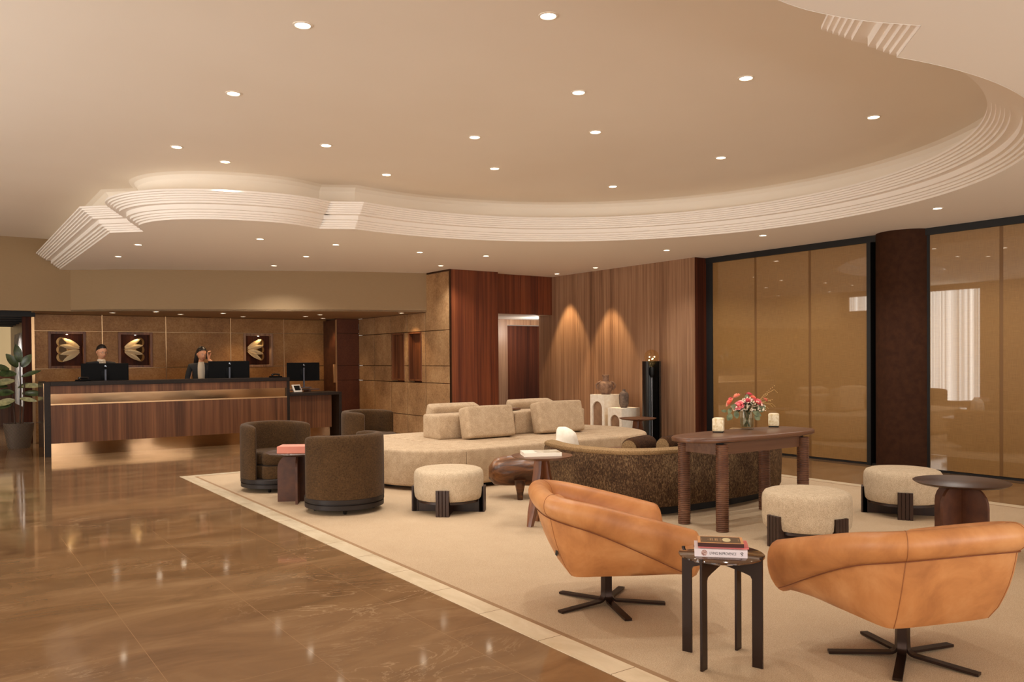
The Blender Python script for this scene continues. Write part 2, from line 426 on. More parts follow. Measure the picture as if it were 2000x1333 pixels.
# ---- panelled back wall behind the reception (Y = 16.6), niches cut as real recesses
YB = 16.6
niches = [(1.681, 2.28, 1.305, 1.962), (2.813, 3.406, 1.305, 1.962), (5.114, 5.711, 1.29, 1.962)]
bm = B()
zrows = [0, .36, .998, 1.302, 1.971, zs]
xcols = [1.46, 2.548, 3.645, 4.855, 5.938, 6.875]
g = .006
def in_niche(x0, x1, z0, z1):
    return [nn for nn in niches if nn[0] > x0-.01 and nn[1] < x1+.01 and z0 <= 1.31 and z1 >= 1.96]
for xi in range(5):
    for zi in range(5):
        x0, x1, z0, z1 = xcols[xi]+g, xcols[xi+1]-g, zrows[zi]+g, zrows[zi+1]-g
        ni = in_niche(x0, x1, z0, z1)
        if ni:
            nn = ni[0]
            box(bm, x0, nn[0], YB-.02, YB+.1, z0, z1, .004, 1); box(bm, nn[1], x1, YB-.02, YB+.1, z0, z1, .004, 1)
        else: box(bm, x0, x1, YB-.02, YB+.1, z0, z1, .004, 1)
struct('wall_back', bm, M_panel)
bm = B()
for x in xcols[:-1]: box(bm, x-.007, x+.007, YB-.03, YB+.02, 0, zs)
for z in zrows[1:-1]:
    if abs(z-1.302) < .01 or abs(z-1.971) < .01:
        box(bm, 1.46, 6.875, YB-.026, YB-.002, z-.003, z+.003)
    else: box(bm, 1.46, 6.875, YB-.026, YB-.002, z-.003, z+.003)
struct('trim_2', bm, M_brass)
bm = B(); box(bm, 1.3, 7.4, YB+.1, YB+.14, 0, zs); struct('wall_back_core', bm, M_walnut_dark)
for i, nn in enumerate(niches):
    bm = B(); x0, x1, z0, z1 = nn; t = .045
    box(bm, x0, x0+t, YB-.035, YB+.10, z0, z1, .003, 1); box(bm, x1-t, x1, YB-.035, YB+.10, z0, z1, .003, 1)
    box(bm, x0+t, x1-t, YB-.035, YB+.10, z1-t, z1, .003, 1); box(bm, x0+t, x1-t, YB-.035, YB+.10, z0, z0+t, .003, 1)
    struct('trim_%d' % (3+i), bm, M_walnut_pale if i == 2 else M_walnut)
# left return of that wall, running back along the corridor
bm = B(); box(bm, 1.46, 1.56, YB+.02, 22, 0, 2.6); struct('wall_corridor', bm, M_walnut)
bm = B(); box(bm, 1.43, 1.475, YB-.04, YB+.03, 0, zs); struct('trim_6', bm, M_brass)
# corridor end and its dark ceiling
bm = B(); box(bm, -4.2, 1.46, 21.9, 22.0, 0, 1.15); struct('wall_far', bm, M_walnut)
bm = B(); box(bm, -4.2, 1.46, 15.8, 22, 2.33, 2.38)
for k in range(7): box(bm, -4.2, 1.46, 16.2+k*.8, 16.35+k*.8, 2.2, 2.33)
struct('ceiling', bm, M_blackmat)
bm = B(); box(bm, .96, 1.02, 20.6, 20.7, 0, 2.33); struct('trim_7', bm, M_blackmat)

# ---- open door leaf beside the stone wall
root = tag(bpy.data.objects.new('door_1', None), kind='structure'); COL.objects.link(root); root.location = (6.82, 15.93, 0)
bm = B()
for z0, z1 in ((0.0, .36), (.36, .998), (.998, 1.302), (1.302, 1.971), (1.971, zs)):
    box(bm, .0, .50, .0, .03, z0+.004, z1-.004, .003, 1)
obj('door_panel', bm, M_panel_red, root, False)
bm = B(); box(bm, -.004, .5, .03, .05, 0, zs); obj('door_core', bm, M_espresso, root, False)
bm = B(); box(bm, -.02, 0, .0, .66, 0, zs-.03); obj('door_side', bm, M_leathertop, root, False)
bm = B(); box(bm, -.03, .0, -.012, .005, 0, zs-.02); obj('door_edge', bm, M_brass, root, False)
bm = B(); box(bm, -.07, -.02, .02, .05, .95, 1.33, .004, 1); obj('door_handle', bm, M_brass, root)
bm = B(); box(bm, .485, .50, -.012, 0, 2.05, 2.17); box(bm, .485, .50, -.012, 0, 1.22, 1.34); obj('hinge', bm, M_metalgrey, root, False)

# ---- stone clad side wall X = 7.33
XS = 7.33
cols = [15.93, 15.189, 14.464, 13.789, 13.083, 12.22]
zr2 = [0, .38, .992, 1.298, 1.926, 2.30, zc]
sn = [(13.90, 14.411, 1.017, 1.923), (13.224, 13.719, 1.019, 1.922)]
bm = B()
for ci in range(5):
    y1, y0 = cols[ci], cols[ci+1]
    for zi in range(6):
        z0, z1 = zr2[zi], zr2[zi+1]
        if zi == 5 and ci < 4: continue
        if zi == 4: z1 = zc if ci == 4 else zs
        if zi == 5: continue
        if ci in (2, 3) and zi in (2, 3):
            nn = sn[ci-2]
            box(bm, XS-.02, XS+.12, y0+.013, nn[0], z0+.006, z1-.005, .003, 1)
            box(bm, XS-.02, XS+.12, nn[1], y1-.013, z0+.006, z1-.005, .003, 1)
            continue
        box(bm, XS-.02, XS+.12, y0+.013, y1-.013, z0+.006, z1-.006, .003, 1)
struct('wall_stone', bm, M_panel2)
bm = B(); box(bm, XS+.10, XS+.14, 12.25, 16, 0, zc); struct('wall_stone_core', bm, M_walnut_dark)
for i, nn in enumerate(sn):
    bm = B(); t = .03; y0, y1, z0, z1 = nn
    for q in ((y0, y0+t, z0, z1), (y1-t, y1, z0, z1), (y0+t, y1-t, z1-t, z1), (y0+t, y1-t, z0, z0+t)):
        box(bm, XS-.03, XS+.10, q[0], q[1], q[2], q[3], .002, 1)
    box(bm, XS+.095, XS+.105, y0, y1, z0, z1)
    struct('trim_%d' % (8+i), bm, M_walnut)
bm = B(); box(bm, XS-.028, XS-.004, 12.195, 12.222, 0, zc); box(bm, XS-.03, XS+.0, 12.22, 13.0, zc-.03, zc); struct('trim_10', bm, M_bronze)

# ---- walnut walls
def panel_wall(name, x0, x1, y0, y1, z0, z1, seams, axis, mat=None, g=.003):
    bm = B(); s = sorted(seams)
    if axis == 'x':
        e = [x0]+s+[x1]
        for a, b in zip(e, e[1:]): box(bm, a+g, b-g, y0, y1, z0, z1)
        box(bm, x0, x1, y0+.01, y1, z0, z1) if False else None
    else:
        e = [y0]+s+[y1]
        for a, b in zip(e, e[1:]): box(bm, x0, x1, a+g, b-g, z0, z1)
    return struct(name, bm, mat or M_walnut)
panel_wall('wall_walnut_pier', XS, 8.31, 12.20, 12.45, 0, zc, [], 'x', M_walnut_red)
bm = B(); box(bm, 8.311, 8.35, 12.30, 12.5, 0, zc); struct('trim_11', bm, M_walnut_dark)
panel_wall('wall_walnut_lintel', 8.35, 9.72, 12.42, 12.5, 2.245, zc, [8.97], 'x', M_walnut_red)
panel_wall('wall_right_walnut', 9.70, 9.80, 8.815, 12.84, 0, 2.25, [9.758, 10.706, 11.651], 'y', M_walnut_pale)
panel_wall('wall_right_walnut', 9.70, 9.80, 8.815, 12.42, 2.25, zc, [9.758, 10.706, 11.651], 'y', M_walnut_pale)
bm = B(); box(bm, 9.725, 9.8, 8.83, 12.4, 0, zc); struct('wall_right_core', bm, M_espresso)
bm = B(); box(bm, 9.70, 9.985, 8.80, 8.815, 0, zc); struct('wall_return', bm, M_walnut_dark)
# passage behind the opening
bm = B(); box(bm, 8.31, 13, 12.5, 14.6, 2.245, 2.28); struct('ceiling', bm, M_cornice)
bm = B(); box(bm, 8.2, 9.90, 14.2, 14.3, 0, 2.245); box(bm, 9.9, 13, 14.2, 14.3, 2.13, 2.245); box(bm, 11.3, 13, 14.2, 14.3, 0, 2.13); struct('wall_passage', bm, M_walnut_pale)
bm = B(); box(bm, 9.92, 11.0, 14.33, 14.38, 0, 2.12); struct('door_2', bm, M_walnut_dark)
bm = B(); box(bm, 8.31, 8.36, 12.5, 14.2, 0, 2.245); struct('wall_passage_side', bm, M_walnut_dark)

t = thing('ceiling_light', 'recessed light of the passage behind the walnut lintel', 'ceiling light', (10.2, 13.3, 2.24))
bm = B(); lathe(bm, [(0, -.004), (.06, -.004), (.06, 0), (0, 0)], 24, cap=False); obj('lamp_disc', bm, M_trimwhite, t)
l = bpy.data.lights.new('lamp', 'POINT'); l.energy = 26; l.color = (1, .9, .8); l.shadow_soft_size = .06
o = bpy.data.objects.new('lamp', l); COL.objects.link(o); o.parent = t; o.location = (0, 0, -.25)

# ---- mesh glass wall at the right, X = 9.96
XG = 9.96
bm = B(); box(bm, XG-.03, XG+.12, -4.2, 8.80, 2.885, zc); box(bm, XG-.02, XG+.12, 8.68, 8.80, 0, 2.885)
box(bm, XG-.03, XG+.1, 6.03, 6.085, 0, 2.885); box(bm, XG-.01, XG+.1, 5.27, 5.42, 0, 2.885); box(bm, XG-.005, XG+.1, -4.2, 8.8, 0, .025)
struct('trim_12', bm, M_blackmat)
gl = [(8.68, 7.89), (7.85, 6.97), (6.93, 6.085), (5.27, 4.47), (4.43, 3.60), (3.56, 2.70), (2.66, 1.8), (1.76, .9), (.86, 0), (-.04, -1.5), (-1.54, -4.2)]
for i, (y1, y0) in enumerate(gl):
    bm = B(); box(bm, XG, XG+.012, y0, y1, .03, 2.885); struct('window_%d' % (i+1), bm, M_mesh_glass)
bm = B()
for (a, _), (_, b) in zip(gl[1:], gl): box(bm, XG+.004, XG+.03, a, b, .03, 2.885) if abs(a-b) < .1 else None
struct('trim_13', bm, plain('bronze_joint', srgb(118, 82, 40), .5))
bm = B(); box(bm, XG+.1, XG+.14, -4.2, 8.8, 0, zc); struct('wall_right_back', bm, M_espresso)
# round dark column
bm = B(); lathe(bm, [(.365, 0), (.365, zc)], 64, (10.10, 5.635, 0)); struct('wall_column', bm, speck('column_umber_fabric', srgb(52, 29, 16), srgb(64, 37, 21), .8, 12, .1, Specular_IOR_Level=.15), smooth=True)

# ---- walls beyond the frame (seen only in the reflections)
M_wallside = plain('taupe_wall', srgb(150, 125, 98), .7)
n = N('added_curtain_glow'); w = n.ramp(n.noise(n.coords((1, 14, .05)), 1.0, 3), [(.3, srgb(150, 140, 125)), (.7, srgb(255, 250, 240))])
n.set(Base_Color=w, Emission_Color=w, Emission_Strength=1.6, Roughness=.9); M_curtain = n.m
M_curtain_b = M_curtain.copy(); M_curtain_b.name = 'sunlit_curtain'; M_curtain_b.node_tree.nodes['Principled BSDF'].inputs['Emission Strength'].default_value = 4.6
wins = [(-3.2, 9.2, .12, 3.3), (11.35, 13.3, .1, 3.3), (13.7, 15.4, 2.85, 3.3)]  # first window is added to bring in light; the others show in reflections
bm = B(); e = -4.2
for (y0, y1, z0, z1) in wins:
    box(bm, -4.3, -4.2, e, y0, 0, zr); box(bm, -4.3, -4.2, y0, y1, 0, z0); box(bm, -4.3, -4.2, y0, y1, z1, zr); e = y1
box(bm, -4.3, -4.2, e, 22, 0, zr); struct('wall_left', bm, M_wallside)
for i, (y0, y1, z0, z1) in enumerate(wins):
    bm = B(); k = int((y1-y0)/.035); rr = []
    for j in range(k+1):
        y = y0+(y1-y0)*j/k; rr.append([(-4.25+.03*math.sin(j*1.7), y, z0), (-4.25+.03*math.sin(j*1.7), y, z1)])
    loft(bm, rr, cap=False, closed=False); struct('window_%d' % (12+i), bm, M_curtain_b if i else M_curtain, smooth=True)
bm = B(); box(bm, -4.2, -1.6, -4.3, -4.2, 0, zr); box(bm, 9.6, 10.6, -4.3, -4.2, 0, zr)
box(bm, -1.6, 9.6, -4.3, -4.2, 0, .45); box(bm, -1.6, 9.6, -4.3, -4.2, 2.92, zr); struct('wall_front', bm, M_wallside)
bm = B(); rr = []
for j in range(321):
    x = -1.6+11.2*j/320; rr.append([(x, -4.25+.03*math.sin(j*1.7), .45), (x, -4.25+.03*math.sin(j*1.7), 2.92)])
loft(bm, rr, cap=False, closed=False); struct('window_16', bm, M_curtain, smooth=True)  # added curtained window behind the camera, housing the front fill light
bm = B(); box(bm, -4.25, 1.46, 21.6, 21.62, 1.15, 2.3); struct('window_15', bm, emis('far_lit_curtain', srgb(206, 176, 128), .55))

# ================================================================ carpet inlay and stone border
XB0, XB1, YB0, YB1 = 2.466, 8.33, 10.60, -1.5
bm = B(); w = .145
box(bm, XB0, XB0+w, YB1, YB0, 0, .003); box(bm, XB0+w, XB1-w, YB0-w, YB0, 0, .003); box(bm, XB1-w, XB1, YB1, YB0, 0, .003)
tag(obj('stone_border', bm, M_border, None, False), 'cream stone border strip framing the sand coloured carpet', 'border')
a = XB0+w; b_ = XB1-w; q = .03
bm = B(); box(bm, a+q, b_-q, YB1, YB0-w-q, 0, .0045)
rug = obj('carpet', bm, M_carpet, None, False); tag(rug, 'large sand coloured carpet inlaid in the brown marble floor', 'carpet')
bm = B()
box(bm, a, a+q, YB1, YB0-w, 0, .0045); box(bm, a+q, b_-q, YB0-w-q, YB0-w, 0, .0045); box(bm, b_-q, b_, YB1, YB0-w, 0, .0045)
obj('carpet_edge', bm, M_carpet_dark, rug, False)
RUG = .0045

# ================================================================ ceiling downlights
M_lamp = emis('lamp_glow', (1.0, .86, .66, 1), 9)
M_trim = plain('lamp_trim_white', srgb(236, 226, 210), .5)
LAMP = 1.3
WARM = (1.0, .95, .88)
def downlight(x, y, z, label, group, r=.048, power=38, spot=105, blend=.6, col=WARM):
    t = thing('ceiling_light', label, 'ceiling light', (x, y, z), 0, group)
    bm = B(); lathe(bm, [(r+.012, 0), (r+.012, -.004), (r, -.006), (r-.004, .0)], 24, cap=False); obj('trim_ring', bm, M_trim, t)
    bm = B(); lathe(bm, [(0, -.002), (r-.002, -.002), (r-.002, -.0005), (0, -.0005)], 24, cap=False); obj('lamp_disc', bm, M_lamp, t)
    l = bpy.data.lights.new('lamp', 'SPOT'); l.energy = power*LAMP; l.color = col; l.spot_size = math.radians(spot); l.spot_blend = blend
    l.shadow_soft_size = .035
    o = bpy.data.objects.new('lamp', l); COL.objects.link(o); o.parent = t; o.location = (0, 0, -.02)
    return t
G1 = 'downlights in the raised oval ceiling'
raised = [
 (1.882, 4.862, 'topmost downlight left of the middle, over the marble floor'),
 (3.043, 3.911, 'recessed downlight highest in the view near the middle of the raised ceiling'),
 (1.919, 6.398, 'recessed downlight on the left of the raised ceiling, second of its row from the front'),
 (4.106, 4.904, 'raised ceiling downlight right below the topmost one near the middle'),
 (4.920, 3.965, 'large looking downlight in the right half of the raised ceiling, above the front side table'),
 (6.636, 3.998, 'rightmost downlight of the raised ceiling, beside the curved cornice'),
 (1.943, 8.290, 'leftmost downlight of the raised ceiling, above the curved white cornice at the reception end'),
 (2.499, 8.638, 'dim downlight of the raised ceiling just above the wavy part of the cornice'),
 (3.105, 7.454, 'downlight of the raised ceiling between the wavy cornice and the middle, above the tub chairs'),
 (4.129, 6.426, 'downlight in the centre of the raised ceiling, over the pouf by the beige sofa'),
 (4.948, 5.676, 'raised ceiling downlight over the middle of the seating area, right of the central one'),
 (4.148, 8.267, 'downlight of the raised ceiling close to the square notch of the cornice'),
 (4.984, 7.365, 'downlight of the raised ceiling over the front edge of the beige island sofa'),
 (6.687, 7.362, 'downlight of the raised ceiling nearest the cornice above the stone pedestals'),
 (6.661, 5.691, 'downlight of the raised ceiling above the flower vase on the console table')]
for x, y, lb in raised: downlight(x, y, zr, lb, G1)
G2 = 'downlights in the low outer ceiling'
low = [
 (8.686, 4.515, 'downlight in the low ceiling between the cornice and the far right glass panel'),
 (8.704, 6.758, 'downlight in the low ceiling in front of the first mesh glass panels'),
 (8.708, 8.448, 'downlight in the low ceiling in front of the right end of the walnut wall'),
 (9.399, 11.873, 'downlight close to the walnut wall, by its left corner, making the left pool of light'),
 (9.330, 10.726, 'downlight close to the walnut wall making the right pool of light'),
 (6.841, 10.362, 'downlight in the low ceiling above the walnut pier'),
 (6.914, 11.829, 'downlight in the low ceiling beside the top corner of the stone clad wall'),
 (5.798, 10.517, 'downlight in the low ceiling between the bulkhead and the long cornice, left of the pier'),
 (4.459, 10.408, 'downlight in the low ceiling just below the square notch of the cornice'),
 (4.590, 11.819, 'downlight in the low ceiling in the middle over the reception, nearer of a pair'),
 (4.591, 13.238, 'downlight in the low ceiling closest to the tan bulkhead over the woman on the phone'),
 (3.443, 10.432, 'downlight in the low ceiling just below the wavy cornice'),
 (2.260, 11.781, 'downlight in the low ceiling at the left, beside the angled cornice, nearer of a pair'),
 (2.266, 13.249, 'downlight in the low ceiling at the far left, closest to the tan bulkhead')]
for i, (x, y, lb) in enumerate(low):
    if i in (3, 4): downlight(x, y, zc, lb, G2, .045, 120, 58, .35, (1.0, .72, .40))
    else: downlight(x, y, zc, lb, G2, .045, 44, 135)
G3 = 'downlights in the soffit over the reception desk'
soff = [
 (2.576, 15.651, 'small downlight in the reception soffit, farthest left, above the man in glasses'),
 (3.148, 15.007, 'small downlight in the reception soffit, brightest one left of the woman'),
 (3.695, 15.629, 'small downlight in the reception soffit, left above the woman'),
 (4.261, 14.965, 'small downlight in the reception soffit, right above the woman'),
 (4.938, 16.016, 'small downlight in the reception soffit above the third lit niche'),
 (5.957, 15.400, 'small downlight in the reception soffit, left of the close group of three'),
 (5.957, 14.676, 'small downlight in the reception soffit, foremost of the close group of three'),
 (6.521, 15.907, 'small downlight in the reception soffit beside the open door leaf'),
 (7.024, 13.454, 'small downlight in the reception soffit beside the stone clad wall')]
for i, (x, y, lb) in enumerate(soff): downlight(x, y, zs, lb, G3, .045, 15 if i != 8 else 18, 105, .6, (1.0, .68, .38))
for x, y, lb in ((.93, 18.6, 'tiny downlight in the dark corridor ceiling, nearer one'), (.60, 18.0, 'tiny downlight in the dark corridor ceiling, farther left')):
    downlight(x, y, 2.20, lb, 'downlights in the corridor', .045, 60, 130)

# ================================================================ furniture
# ---- beige island sofa
def rcube(bm, x0, x1, y0, y1, z0, z1, r=.04, seg=4, puff=0.0, rot=None, c=None):
    t = bmesh.new(); box(t, x0, x1, y0, y1, z0, z1, r, seg)
    bmesh.ops.subdivide_edges(t, edges=[e for e in t.edges if e.calc_length() > .15], cuts=5, use_grid_fill=True)
    if puff:
        cx, cy, cz = (x0+x1)/2, (y0+y1)/2, (z0+z1)/2; hx, hy, hz = (x1-x0)/2, (y1-y0)/2, (z1-z0)/2
        for v in t.verts:
            u, w_, q = (v.co.x-cx)/hx, (v.co.y-cy)/hy, (v.co.z-cz)/hz
            fx = max(0, 1-u*u); fy = max(0, 1-w_*w_); fz = max(0, 1-q*q)
            v.co.x += puff*u*fy*fz; v.co.y += puff*w_*fx*fz; v.co.z += puff*q*fx*fy
    if rot: bmesh.ops.rotate(t, cent=c or ((x0+x1)/2, (y0+y1)/2, z0), matrix=rot, verts=t.verts)
    merge(bm, t); return bm
sofa = thing('island_sofa', 'long sand beige island sofa with rounded ends and seats on both sides', 'sofa', (5.95, 8.67, RUG))
def S(x, y): return (x-5.95, y-8.67)
SY0, SY1, SM = 7.56, 9.72, 8.64
def seat_prism(pts, z0=.045, z1=.44, r=.035):
    bm = B(); prism(bm, [S(*p) for p in pts], z0, z1, 0, r); return bm
left_end = [(4.716, SY0)] + [(4.716-.75*math.sin(math.radians(a))**.85 if a else 4.716, SM-1.08*math.cos(math.radians(a))) for a in range(6, 175, 6)] + [(4.716, SY1)]
right_end = [(6.966, SY0)] + [(6.966+1.0*math.sin(math.radians(a))**.8, SM-1.08*math.cos(math.radians(a))) for a in range(6, 175, 6)] + [(6.966, SY1)]
obj('rounded_seat', seat_prism(left_end), M_linen_light, sofa)
obj('rounded_seat', seat_prism(right_end[::-1]), M_linen, sofa)
for x0, x1 in ((4.722, 5.835), (5.841, 6.960)):
    obj('seat', seat_prism([(x0, SY0), (x1, SY0), (x1, SM-.003), (x0, SM-.003)]), M_linen, sofa)
    obj('seat', seat_prism([(x0, SM+.003), (x1, SM+.003), (x1, SY1), (x0, SY1)]), M_linen, sofa)
for x0, x1 in ((5.00, 6.13), (6.14, 7.31)):
    bm = B(); rcube(bm, x0-5.95, x1-5.95, 8.61-SM, 9.01-SM, .43, .73, .028, 3, .004); obj('backrest', bm, M_linen, sofa)
bm = B(); prism(bm, [S(*p) for p in [(4.80, 7.66), (7.05, 7.66), (7.75, 8.3), (7.75, 9.1), (7.05, 9.68), (4.75, 9.68), (4.15, 9.1), (4.15, 8.3)]], 0, .06); obj('plinth', bm, M_blackmat, sofa)
CG = 'loose cushions on the beige island sofa'
def cushion(xc, yc, zc_, wx, h, lean, rz, label, d=.17):
    t = bmesh.new(); rcube(t, -wx/2, wx/2, -d/2, d/2, 0, h, .032, 4, .010)
    bmesh.ops.rotate(t, cent=(0, 0, 0), matrix=Matrix.Rotation(lean, 3, 'X'), verts=t.verts)
    o = obj('sofa_cushion', t, M_linen, None, loc=(xc, yc, zc_), rot=(0, 0, rz)); tag(o, label, 'cushion', CG); return o
cushion(5.60, 8.44, .45, .70, .385, -.20, .03, 'large square beige cushion leaning on the left backrest, nearer side of the island sofa', .2)
cushion(6.70, 8.43, .45, .72, .405, -.22, -.03, 'large square beige cushion leaning on the right backrest, behind the cream vase', .2)
cushion(5.50, 9.22, .45, .72, .40, .30, 0, 'beige cushion on the far side of the island sofa, peeking over the left backrest')
cushion(6.75, 9.24, .45, .72, .41, .28, 0, 'beige cushion on the far side of the island sofa, peeking over the right backrest')
bm = B(); box(bm, -.14, .14, -.18, .18, 0, .025, .006, 2)
tag(obj('wooden_tray', bm, M_wal_table, None, loc=(6.18, 8.95, .745)), 'small light wooden tray on top of the sofa backrest between the cushions', 'tray')

# ---- tub chairs
def wrap_mesh(span=118, R=.325, th=.095, z0=.145, z1=.73, seg=56, arm_drop=0.0):
    bm = B(); rings = []
    n = seg
    for i in range(n+1):
        u = -1+2*i/n; a = math.radians(180+u*span)
        # slight D shape: arms run straighter towards the front
        ex = 1.0; r = R
        cx, cy = r*math.cos(a), r*math.sin(a)
        if abs(u) > .76:
            k = (abs(u)-.76)/.24
            a0 = math.radians(180+math.copysign(.76, u)*span)
            cx = r*math.cos(a0) + k*.16; cy = math.copysign(abs(r*math.sin(a0)) + .01*k, r*math.sin(a0))
            nrm = Vector((math.cos(a0), math.sin(a0))).lerp(Vector((0.15, math.copysign(1, cy))), min(1, k*1.6)).normalized()
        else: nrm = Vector((math.cos(a), math.sin(a)))
        e = 1.0
        d = (1-abs(u))*n/2
        if d < 6: e = math.sqrt(max(0.03, 1-((6-d)/6)**2))
        hw = th/2*e; zt = z1-.03*(1-e)-.015*(abs(u)**2)
        ring = []
        pr = [(-1, z0), (-1, (z0+zt)/2), (-1.02, zt-.08), (-.97, zt-.035), (-.8, zt-.01), (-.45, zt), (.2, zt), (.7, zt-.008), (.95, zt-.03), (1, zt-.08), (1.0, (z0+zt)/2), (1.0, z0)]
        for q, z in pr: ring.append((cx+nrm.x*q*hw, cy+nrm.y*q*hw, z))
        rings.append(ring)
    loft(bm, rings); return bm
def tub_chair(label, loc, rz):
    t = thing('tub_chair', label, 'armchair', loc, rz, 'olive brown tub chairs')
    obj('backrest', wrap_mesh(), M_velvet, t, angle=60)
    bm = B(); R = .285
    pts = [(R*math.cos(math.radians(a)), R*math.sin(math.radians(a))) for a in range(60, 301, 8)]
    fr = [(.19, -.275), (.27, -.24), (.325, -.14), (.34, 0), (.325, .14), (.27, .24), (.19, .275)]
    prism(bm, [(x+.0, y) for x, y in pts] + fr, .29, .43, 0, .04); obj('seat_cushion', bm, M_velvet, t, angle=60)
    bm = B(); prism(bm, pts + [(x-.005, y) for x, y in fr], .145, .288, 0, .015); obj('seat_base', bm, M_velvet, t, angle=60)
    bm = B(); lathe(bm, [(.3, .15), (.366, .148), (.372, .142), (.372, .105), (.356, .100), (.356, .094), (.368, .090), (.368, .050), (.35, .044), (0, .044)], 56, cap=False); obj('swivel_ring', bm, M_ring, t)
    for k in range(4):
        a = PI/4+k*PI/2; bm = B(); lathe(bm, [(.014, 0), (.024, .05)], 14, (.27*math.cos(a), .27*math.sin(a), 0)); obj('foot', bm, M_black, t)
    return t
tc = tub_chair('olive brown tub chair facing the camera, its seat visible behind the low table', (3.09, 8.93, RUG), math.radians(282))
dup(tc, (3.18, 7.28, RUG), math.radians(112), 'olive brown tub chair seen from behind, nearest the camera of the three')
dup(tc, (4.82, 10.19, RUG), math.radians(300), 'olive brown tub chair farthest away, half hidden beside the island sofa')

# ---- low round tables on crossed panels
def cross_table(label, loc, rz, R=.32, h=.50, hw=.21):
    t = thing('round_table', label, 'side table', loc, rz, 'round tables on crossed arched panels')
    bm = B(); lathe(bm, [(0, h-.022), (R-.03, h-.022), (R-.004, h-.008), (R, h-.003), (R-.004, h), (0, h)], 64, cap=False); obj('tabletop', bm, M_umber, t)
    for k in range(2):
        bm = B(); pr = [(-hw, 0), (hw, 0), (hw, h-.17)] + [(hw-.14+.14*math.cos(math.radians(a)), h-.17+.145*math.sin(math.radians(a))) for a in range(15, 91, 15)] + [(-(hw-.14)-.14*math.sin(math.radians(a)), h-.17+.145*math.cos(math.radians(a))) for a in range(0, 91, 15)]
        tt = bmesh.new(); prism(tt, pr, -.011, .011, 0)
        bmesh.ops.transform(tt, matrix=Matrix.Rotation(k*PI/2, 4, 'Z') @ Matrix.Rotation(PI/2, 4, 'X'), verts=tt.verts)
        merge(bm, tt); obj('panel_leg', bm, M_leathertop, t, False)
    return t
ct = cross_table('dark brown round table beside the right orange chair and a pouf', (6.10, 3.00, RUG), math.radians(-10))
dup(ct, (3.0, 7.98, RUG), math.radians(-28), 'dark brown round table between the tub chairs, under the pink book')

def book(name, label, loc, rz, sx, sy, sz, cover, pages, group=None, spine='-y', cov=.003):
    t = thing(name, label, 'book', loc, rz, group)
    bm = B(); box(bm, -sx/2+.002, sx/2-.003, -sy/2+.002, sy/2-.003, cov, sz-cov); obj('pages', bm, pages, t, False)
    bm = B(); box(bm, -sx/2, sx/2, -sy/2, sy/2, 0, cov); box(bm, -sx/2, sx/2, -sy/2, sy/2, sz-cov, sz)
    if spine == '-y': box(bm, -sx/2, sx/2, -sy/2-.001, -sy/2+.002, 0, sz)
    elif spine == '-x': box(bm, -sx/2-.001, -sx/2+.002, -sy/2, sy/2, 0, sz)
    obj('cover', bm, cover, t, False); return t
M_pages = speck('book_pages', srgb(226, 212, 190), srgb(240, 230, 212), .8, 80, .1)
book('book', 'thick salmon pink book on the low round table between the tub chairs', (2.95, 7.95, .5045), math.radians(-33), .30, .24, .065, plain('salmon_cover', srgb(222, 136, 112), .6), M_pages)

# ---- poufs
def pouf(label, loc, rz):
    t = thing('pouf', label, 'pouf', loc, rz, 'round cream boucle poufs')
    bm = B(); prof = [(0, .118), (.27, .118), (.302, .124), (.318, .145), (.324, .20), (.325, .33), (.320, .365), (.305, .388), (.275, .400), (.17, .408), (0, .410)]
    lathe(bm, smooth_prof(prof), 64, cap=False); obj('cushion', bm, M_boucle, t)
    for k in range(4):
        a = k*PI/2; bm = B()
        for j in range(4):
            y = (j-1.5)*.031
            box(bm, .290, .342, y-.0135, y+.0135, 0, .235, .002, 1)
        box(bm, .285, .328, -.06, .06, 0, .235)
        box(bm, .0, .29, -.05, .05, 0, .10)
        bmesh.ops.rotate(bm, cent=(0, 0, 0), matrix=Matrix.Rotation(a, 3, 'Z'), verts=bm.verts)
        obj('slatted_leg', bm, M_espresso, t, False)
    bm = B(); lathe(bm, [(.29, .098), (.29, .118), (0, .118)], 40, cap=True); obj('base_board', bm, M_espresso, t)
    return t
def smooth_prof(p):
    out = [p[0]]
    for a, b in zip(p, p[1:]): out += [(a[0]*.5+b[0]*.5, a[1]*.5+b[1]*.5)] if False else []; out.append(b)
    return out
pf = pouf('round cream boucle pouf on slatted dark legs in front of the island sofa', (3.935, 6.62, RUG), math.radians(49))
dup(pf, (5.41, 3.81, RUG), math.radians(81.7), 'round cream boucle pouf between the console table and the right orange chair')
dup(pf, (7.09, 4.00, RUG), math.radians(33), 'round cream boucle pouf at the far right behind the dark round table')

# ---- curved brown sofa
bs = thing('curved_sofa', 'curved brown mottled chenille sofa seen from behind under the console table', 'sofa', (6.0, 5.8, RUG))
back_ctrl = [(4.93, 6.45), (4.81, 6.12), (4.80, 5.66), (4.98, 5.27), (5.40, 5.12), (6.0, 5.10), (6.46, 5.11), (6.95, 5.20), (7.32, 5.45), (7.50, 5.80), (7.52, 6.2)]
bpath = smooth_path(back_ctrl, 3)
def inner(line, d):  # offset to the +Y side (inside of the sofa)
    return offset(line, -d)
bm = B(); o0 = [(x-6, y-5.8) for x, y in bpath]
pr = [(.02, .085), (.0, .12), (-.01, .40), (0, .545), (.012, .562)]
rings = [[(x, y, z) for x, y in inner(o0, d)] for d, z in pr]
pr2 = [(.15, .30), (.15, .085)]
rings += [[(x, y, z) for x, y in inner(o0, d)] for d, z in pr2]
loft(bm, rings, cap=False, closed=False, loop=True); obj('backrest', bm, M_chenille, bs)
bm = B(); pr = [(.006, .563), (.0, .575), (.004, .592), (.03, .605), (.08, .61), (.125, .603), (.152, .585), (.155, .54), (.152, .40), (.10, .39)]
